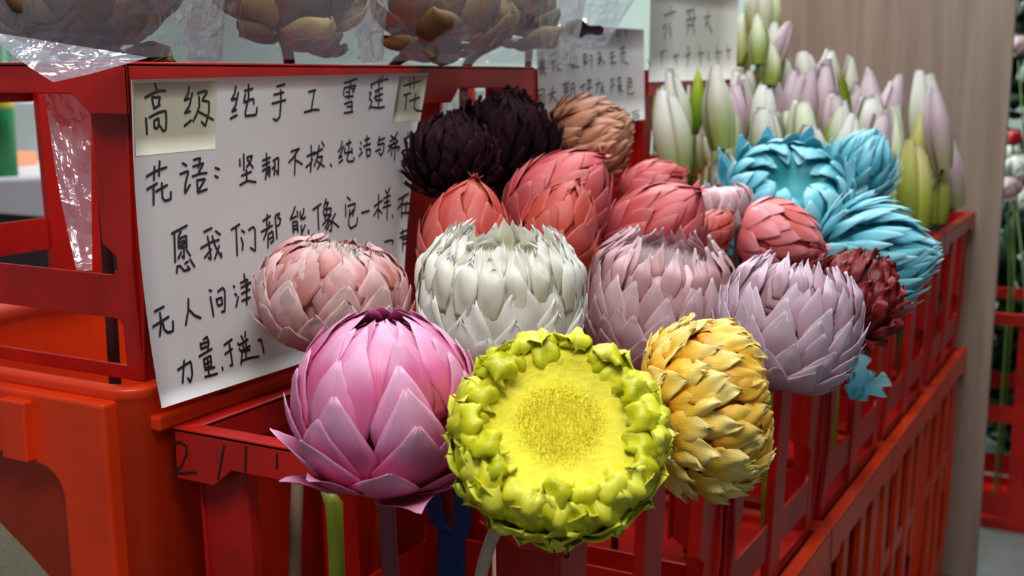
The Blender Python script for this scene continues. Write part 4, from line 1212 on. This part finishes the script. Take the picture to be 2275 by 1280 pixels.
LILIES = '''w 1475 200 150 82 2.025 -9|l 1463 195 110 50 2.130 -2|l 1455 140 90 40 2.385 0|w 1490 150 140 60 2.085 -8|l 1550 150 120 55 2.190 2|w 1585 145 150 72 2.025 -7|w 1640 150 130 66 2.445 -4|p 1635 175 120 70 2.310 2|l 1690 150 70 30 2.490 -14|g 1575 295 90 46 2.220 -18|w 1700 235 120 72 2.175 -2|g 1740 240 130 60 2.415 -20
l 1678 240 110 40 2.220 4|g 1780 220 120 70 2.355 -3|w 1870 222 120 58 2.400 3|w 1800 275 90 66 2.265 -2|w 1895 252 120 64 2.235 5|g 1595 345 120 76 2.100 -14|w 1655 150 110 56 2.520 3|p 1715 165 130 66 2.580 -2|p 1765 150 120 60 2.625 3|w 1745 125 100 52 2.745 0|p 1830 130 150 78 2.580 2|p 1800 150 150 70 2.475 10
w 1845 108 90 56 2.850 4|w 1790 115 90 60 2.700 -4|l 1720 100 75 40 2.520 0|l 1782 112 70 30 2.775 4|l 1870 160 100 40 2.700 -6|w 1895 120 120 40 2.820 2|p 1930 148 150 66 2.610 -2|w 1935 205 120 70 2.550 2|p 1995 165 150 66 2.700 12|w 2050 155 170 76 2.775 -6|p 2072 190 150 60 2.460 -8|y 1965 300 140 60 2.490 -4
y 2022 310 170 76 2.340 -3|p 2105 300 130 56 2.625 -8|y 2090 310 120 44 2.580 14|w 2062 240 170 70 2.850 -4|p 1960 240 130 60 2.430 8|w 1700 190 110 60 2.280 4|p 1905 180 130 60 2.760 0|g 1620 250 120 50 2.175 6|w 1510 250 120 60 2.160 6|p 1610 190 130 60 2.250 -6|l 1600 240 110 40 2.400 -8|l 1850 260 100 44 2.445 8
l 1530 290 110 46 2.265 3|y 2085 360 110 50 2.520 0|l 2030 400 90 40 2.460 6|w 1665 265 110 56 2.370 4|p 1850 200 120 60 2.505 -5|g 1760 300 100 54 2.205 6|w 1925 285 120 58 2.355 -6|g 1985 230 150 56 2.640 3|y 2045 250 150 50 2.715 6|w 1560 230 120 56 2.310 -4|y 1560 370 110 50 2.145 -10|p 1880 290 100 54 2.295 4
g 2000 350 120 50 2.400 2'''
for item in LILIES.replace('\n', '|').split('|'):
    k, a, b, c, d, e, g = item.split()
    lily(k, float(a), float(b), float(c), float(d), float(e), float(g), blunt=rng.choice((.7, .85, 1.0)))
for item in 'g 1650 30 90 46 2.820 3|g 1685 30 90 46 2.400 0|w 1722 50 100 52 2.700 2|p 1760 48 110 44 2.640 26|l 1672 60 90 40 2.940 -4|l 1640 50 90 36 2.865 5|g 1640 60 90 46 2.910 -3|g 1710 90 80 46 2.445 0|w 1680 -60 110 60 2.760 -3|g 1712 -55 110 60 2.880 3'.split('|'):
    k, a, b, c, d, e, g = item.split()
    lily(k, float(a), float(b), float(c), float(d), float(e), float(g), 'behind the tall pale card, next to the wooden board')

# ------------------------------------------------------------------ small things round the front crate
V, Fc = tube([at(722, 1085, 1.0), at(742, 1120, .995), at(746, 1200, .99), at(750, 1300, .985), Vector((at(752, 1300, .985).x, at(752, 1300, .985).y + .01, CRATE_FLOOR))], [.0045, .0075, .007, .0068, .0065], 10)
cs = link('cut_stem', mesh_from('cut_stem', V, Fc), M_STEM_G)
tag(cs, 'yellow green cut stem standing in the front crate under the pink flower', 'stem')

M_BLUE_STRAP = plain('dark_blue_plastic', (10, 34, 96), .4, .15, 20)
sr = empty('blue_strap', at(1015, 1250, .95))
def strap(points, w, name):
    V, Fc = [], []
    for p in points:
        p = Vector(p)
        for dx, dy in ((-w / 2, -.0015), (w / 2, -.0015), (w / 2, .0015), (-w / 2, .0015)):
            V.append(p + Vector((dx, dy, 0)))
    for i in range(len(points) - 1):
        for k in range(4):
            Fc.append((i * 4 + k, i * 4 + (k + 1) % 4, (i + 1) * 4 + (k + 1) % 4, (i + 1) * 4 + k))
    Fc.append((3, 2, 1, 0)); Fc.append(tuple(range(len(V) - 4, len(V))))
    o = link(name, mesh_from(name, V, Fc), M_BLUE_STRAP, sr, False)
    place_part(o, sr, Matrix.Identity(4))
    bevel(o, .001)
def fp(px, py):
    """on the vertical plane just before the front crate"""
    d = FWD + RGT * ((px - CX) / FPX) + UPV * ((CY - py) / FPX)
    return EYE + d * ((RY0 - .006) / d.y)
strap([fp(965, 1040), fp(962, 1100), fp(972, 1160), fp(1000, 1190)], .016, 'arm')
strap([fp(1022, 1040), fp(1026, 1100), fp(1028, 1160), fp(1022, 1190)], .016, 'arm')
strap([fp(1003, 1180), fp(1003, 1240), fp(1002, 1330), fp(1001, 1420)], .026, 'strip')
tag(sr, 'dark blue plastic strap hooked over the front rim below the pink flower', 'strap')

# canvas sack leaning into the corner by the orange bin
M_CANVAS = plain('olive_canvas', (84, 80, 62), .85, .18, 14, .4, 300)
sk = at(-95, 1235, .84)
V, Fc = [], []
n, m = 40, 30
top = EYE.z - .27
for i in range(m + 1):
    t = i / m
    z = top * t
    r = .125 * (1 - .12 * t) * (1 if t < .8 else math.cos((t - .8) / .2 * 1.45)) 
    for j in range(n):
        a = 2 * math.pi * j / n
        q = Vector((math.cos(a) * 2.2, math.sin(a) * 2.2, z * 9))
        rr_ = max(.004, r * (1 + .12 * noise.noise(q) + .07 * abs(noise.noise(q * 2.7))))
        V.append(Vector((rr_ * math.cos(a), rr_ * math.sin(a), z + .012 * noise.noise(q * 1.7) * sstep(t * 3))))
for i in range(m):
    for j in range(n):
        Fc.append((i * n + j, i * n + (j + 1) % n, (i + 1) * n + (j + 1) % n, (i + 1) * n + j))
Fc.append(tuple(reversed(range(n)))); Fc.append(tuple(range(m * n, (m + 1) * n)))
so = link('canvas_sack', mesh_from('canvas_sack', V, Fc), M_CANVAS)
so.location = (sk.x, sk.y - .02, 0)
tag(so, 'crumpled olive grey canvas sack standing before the orange bin', 'sack')

# ------------------------------------------------------------------ things further back
M_TOP = plain('white_tabletop', (226, 220, 226), .4, .04, 6)
M_DRAWER = plain('plum_drawer', (58, 36, 48), .5, .2, 8)
tb = empty('display_table', (-2.6, 3.0, 0))
tag(tb, 'white topped display table with a dark plum front behind the left crate', 'table')
slab('table_top', -4.7, -1.9, 2.55, 3.6, .855, .955, M_TOP, tb)
slab('front_panel', -4.65, -1.95, 2.6, 2.63, .45, .855, M_DRAWER, tb)
for x in (-4.6, -2.03):
    for y in (2.65, 3.4):
        slab('leg', x - .03, x + .03, y - .03, y + .03, 0, .855, M_DRAWER, tb)
M_GREEN = plain('green_paint', (18, 120, 66), .45, .1, 10)
def roller(name, label, loc, r, h, mats):
    root = empty(name, loc)
    for nm, r_, z0, z1, mt in mats:
        V, Fc = tube([(0, 0, z0), (0, 0, z1)], [r_, r_], 20)
        link(nm, mesh_from(nm, V, Fc), mt, root)
    return tag(root, label, 'post')
p0 = at(16, 400, 3.95)
roller('green_roll', 'green paper roll with a yellow band standing on the white table', Vector((p0.x, p0.y, .955)), .03, .4, (('roll', .036, 0, .42, M_GREEN), ('band', .037, .22, .27, plain('yellow_band', (214, 190, 40), .5)), ('cap', .028, .42, .46, M_TOP)))
# woven basket beside it: rings and stakes
M_WICKER = plain('dark_wicker', (52, 40, 40), .7, .3, 60, .5, 200)
p1 = at(225, 250, 3.7)
bk = empty('wicker_basket', Vector((p1.x, p1.y, .955)))
for k in range(15):
    t = k / 14
    R_ = .05 + .15 * math.sqrt(t)
    pts = [Vector((R_ * math.cos(a * math.pi / 14), R_ * math.sin(a * math.pi / 14), .02 + t * .30)) for a in range(29)]
    V, Fc = tube(pts, [.011] * 29, 6, False)
    link('weave', mesh_from('weave', V, Fc), M_WICKER, bk)
V, Fc = tube([(0, 0, 0), (0, 0, .01)], [.11, .11], 20)
link('base', mesh_from('base', V, Fc), M_WICKER, bk)
tag(bk, 'dark round wicker basket on the white table', 'basket')
# stack of pale boxes further back
for k, (px, py, d, w, h, c, lab) in enumerate(((20, 130, 5.1, .30, .28, (206, 216, 212), 'pale grey carton behind the green roll'), (95, 330, 4.75, .22, .22, (214, 226, 222), 'white carton on the table behind the wicker basket'), (15, 170, 4.35, .10, .05, (226, 150, 110), 'small peach carton beside the pale grey carton'))):
    p = at(px, py, d)
    o = slab('carton', p.x - w / 2, p.x + w / 2, p.y - .07, p.y + .07, .955, .955 + h, plain('carton_%d' % k, c, .7, .05, 8), bev=.004)
    tag(o, lab, 'box')

# other stall at the far right: crates, white roses, dark leaves
fc = make_crate('red_crate', .42, .46, .63, M_RED, rails=((.42, .50), (.84, .94)), ribs_long=(.35, .65), ribs_short=(.5,))
fc.location = (-.29, 3.75, 0)
tag(fc, 'tall red crate of white roses on the far stall past the wooden board', 'crate')
M_DLEAF = petal_mat('dark_leaf', (18, 50, 30), (20, 52, 32), (34, 72, 44), rough=.5, streak=.2, trans=.1, var=.3)
ROSE_W = petal_mat('white_rose', (190, 206, 176), (222, 232, 226), (236, 240, 238), rough=.5, streak=.06, trans=.15, var=.06)
ROSE_P = petal_mat('pale_pink_rose', (206, 160, 170), (222, 186, 196), (236, 212, 218), rough=.5, streak=.06, trans=.15, var=.06)
ROSE_R = petal_mat('red_rose', (120, 8, 18), (190, 18, 36), (214, 40, 56), rough=.5, streak=.06, trans=.1, var=.06)
rose_rows = [dict(n=5, s0=.15, s1=.7, W=.5, lift=.03, opn=.55, cup=.4, point=3.5), dict(n=5, s0=.2, s1=.8, W=.48, lift=0, opn=.35, cup=.4, point=3.5), dict(n=5, s0=.3, s1=.9, W=.42, lift=0, opn=.15, cup=.4, point=3.5), dict(n=4, s0=.45, s1=1.0, W=.36, lift=-.05, opn=0, cup=.4, point=3)]
for i, (px, py, d, Rp, m_, lab) in enumerate((
    (2262, 372, 3.50, 30, ROSE_W, 'white rose on the far stall below the red rose'), (2240, 415, 3.38, 24, ROSE_P, 'pale pink rose on the far stall by the board edge'),
    (2250, 305, 3.68, 18, ROSE_R, 'small red rose at the top of the far stall'), (2272, 440, 3.60, 26, ROSE_W, 'white rose low on the far stall'), (2246, 340, 3.84, 20, ROSE_W, 'little white rose beside the board edge on the far stall'),
    (2225, 15, 3.66, 34, ROSE_W, 'white rose at the top of the wooden board'), (2262, 100, 3.92, 22, ROSE_P, 'pale rose high among the dark leaves of the far stall'))):
    p = at(px, py, d)
    flower('rose', lab, px, py, d, Rp, (-.2, .8, .5), GLOBE, rose_rows, m_, WHITE_IN, stem=[Vector((-.44 + .13 * (i - 5), 3.92, zz)) for zz in (.66, .58, .02)] if i > 4 else [Vector((max(-.43, min(-.15, p.x)) + .025 * i, max(3.59, min(3.84, p.y)), zz)) for zz in (.66, .58, .02)], stem_m=M_LSTEM, stem_r=.003, seed=200 + i)
def seg_gap(p, a, b):
    d = b - a
    t = max(0.0, min(1.0, (p - a).dot(d) / max(1e-9, d.dot(d))))
    return (p - a - d * t).length
def bush(name, label, centre, rx, ry, rz, count, seed, size, foot=0.0, clear=None):
    rr = random.Random(seed)
    root = empty(name, Vector((centre.x, centre.y, foot)))
    centre = Vector((centre.x, centre.y, centre.z - foot))
    base = [petal_mesh(Profile([(.02, 0), (.30, .25), (.42, .6), (.30, .9), (.10, 1.1)]), size, 0, 1, .35, 0, .3, cup=.5, point=1.2, thick=.02, seed=seed + k, nu=5, nv=2, base_w=.3) for k in range(2)]
    for b_ in base: b_.materials.append(M_DLEAF)
    for k in range(count):
        for tries in range(60 if clear else 1):
            a, b_ = rr.uniform(0, 6.28), rr.uniform(-1, 1)
            q = math.sqrt(1 - b_ * b_) * rr.uniform(.5, 1)
            if clear: q = math.sqrt(rr.uniform(0, 1))
            loc = Vector((rx * q * math.cos(a), ry * q * math.sin(a), centre.z + rz * b_))
            rot = Euler((rr.uniform(-1.2, 1.2), rr.uniform(-1.2, 1.2), a)) if not clear else Euler((rr.uniform(-.5, .5), rr.uniform(-.5, .5), a))
            s = rr.uniform(.7, 1.3)
            if not clear: break
            mid = [root.location + loc + rot.to_matrix() @ Vector((.25 * size * s, 0, h_ * 1.1 * size * s)) for h_ in (.1, .4, .7, 1.0)]
            if all(seg_gap(p_, c0, c1) > cr + .36 * size * s for p_ in mid for c0, c1, cr in clear): break
        else:
            continue
        o = link('leaf', base[k % 2], None, root)
        o.location = loc
        o.rotation_euler = rot
        o.scale = (s, s, s)
    for k in range(3 if not clear else 1):
        V, Fc = tube([(rr.uniform(-.04, .04), rr.uniform(-.04, .04), 0), (rr.uniform(-.08, .08), rr.uniform(-.08, .08), centre.z + rz * .5)], [.012, .006], 8)
        link('stem', mesh_from('stem', V, Fc), M_LSTEM, root)
    return tag(root, label, 'plant')
bush('leafy_plant', 'dark green leafy plant filling the far stall behind the roses', Vector((-.36, 4.75, 1.22)), .34, .22, .55, 290, 5, .13)
bush('leafy_plant', 'dark leafy plant by the floor behind the far red crate', Vector((-.30, 4.22, .44)), .30, .14, .40, 240, 9, .13)
bush('lily_foliage', 'dark green lily foliage under the front lily buds', Vector((-.60, 2.42, .96)), .13, .15, .09, 150, 13, .055, CRATE_FLOOR, BUD_CAPS)
bush('lily_foliage', 'dark green lily foliage under the back lily buds', Vector((-.60, 2.88, .96)), .13, .15, .09, 150, 15, .055, CRATE_FLOOR, BUD_CAPS)
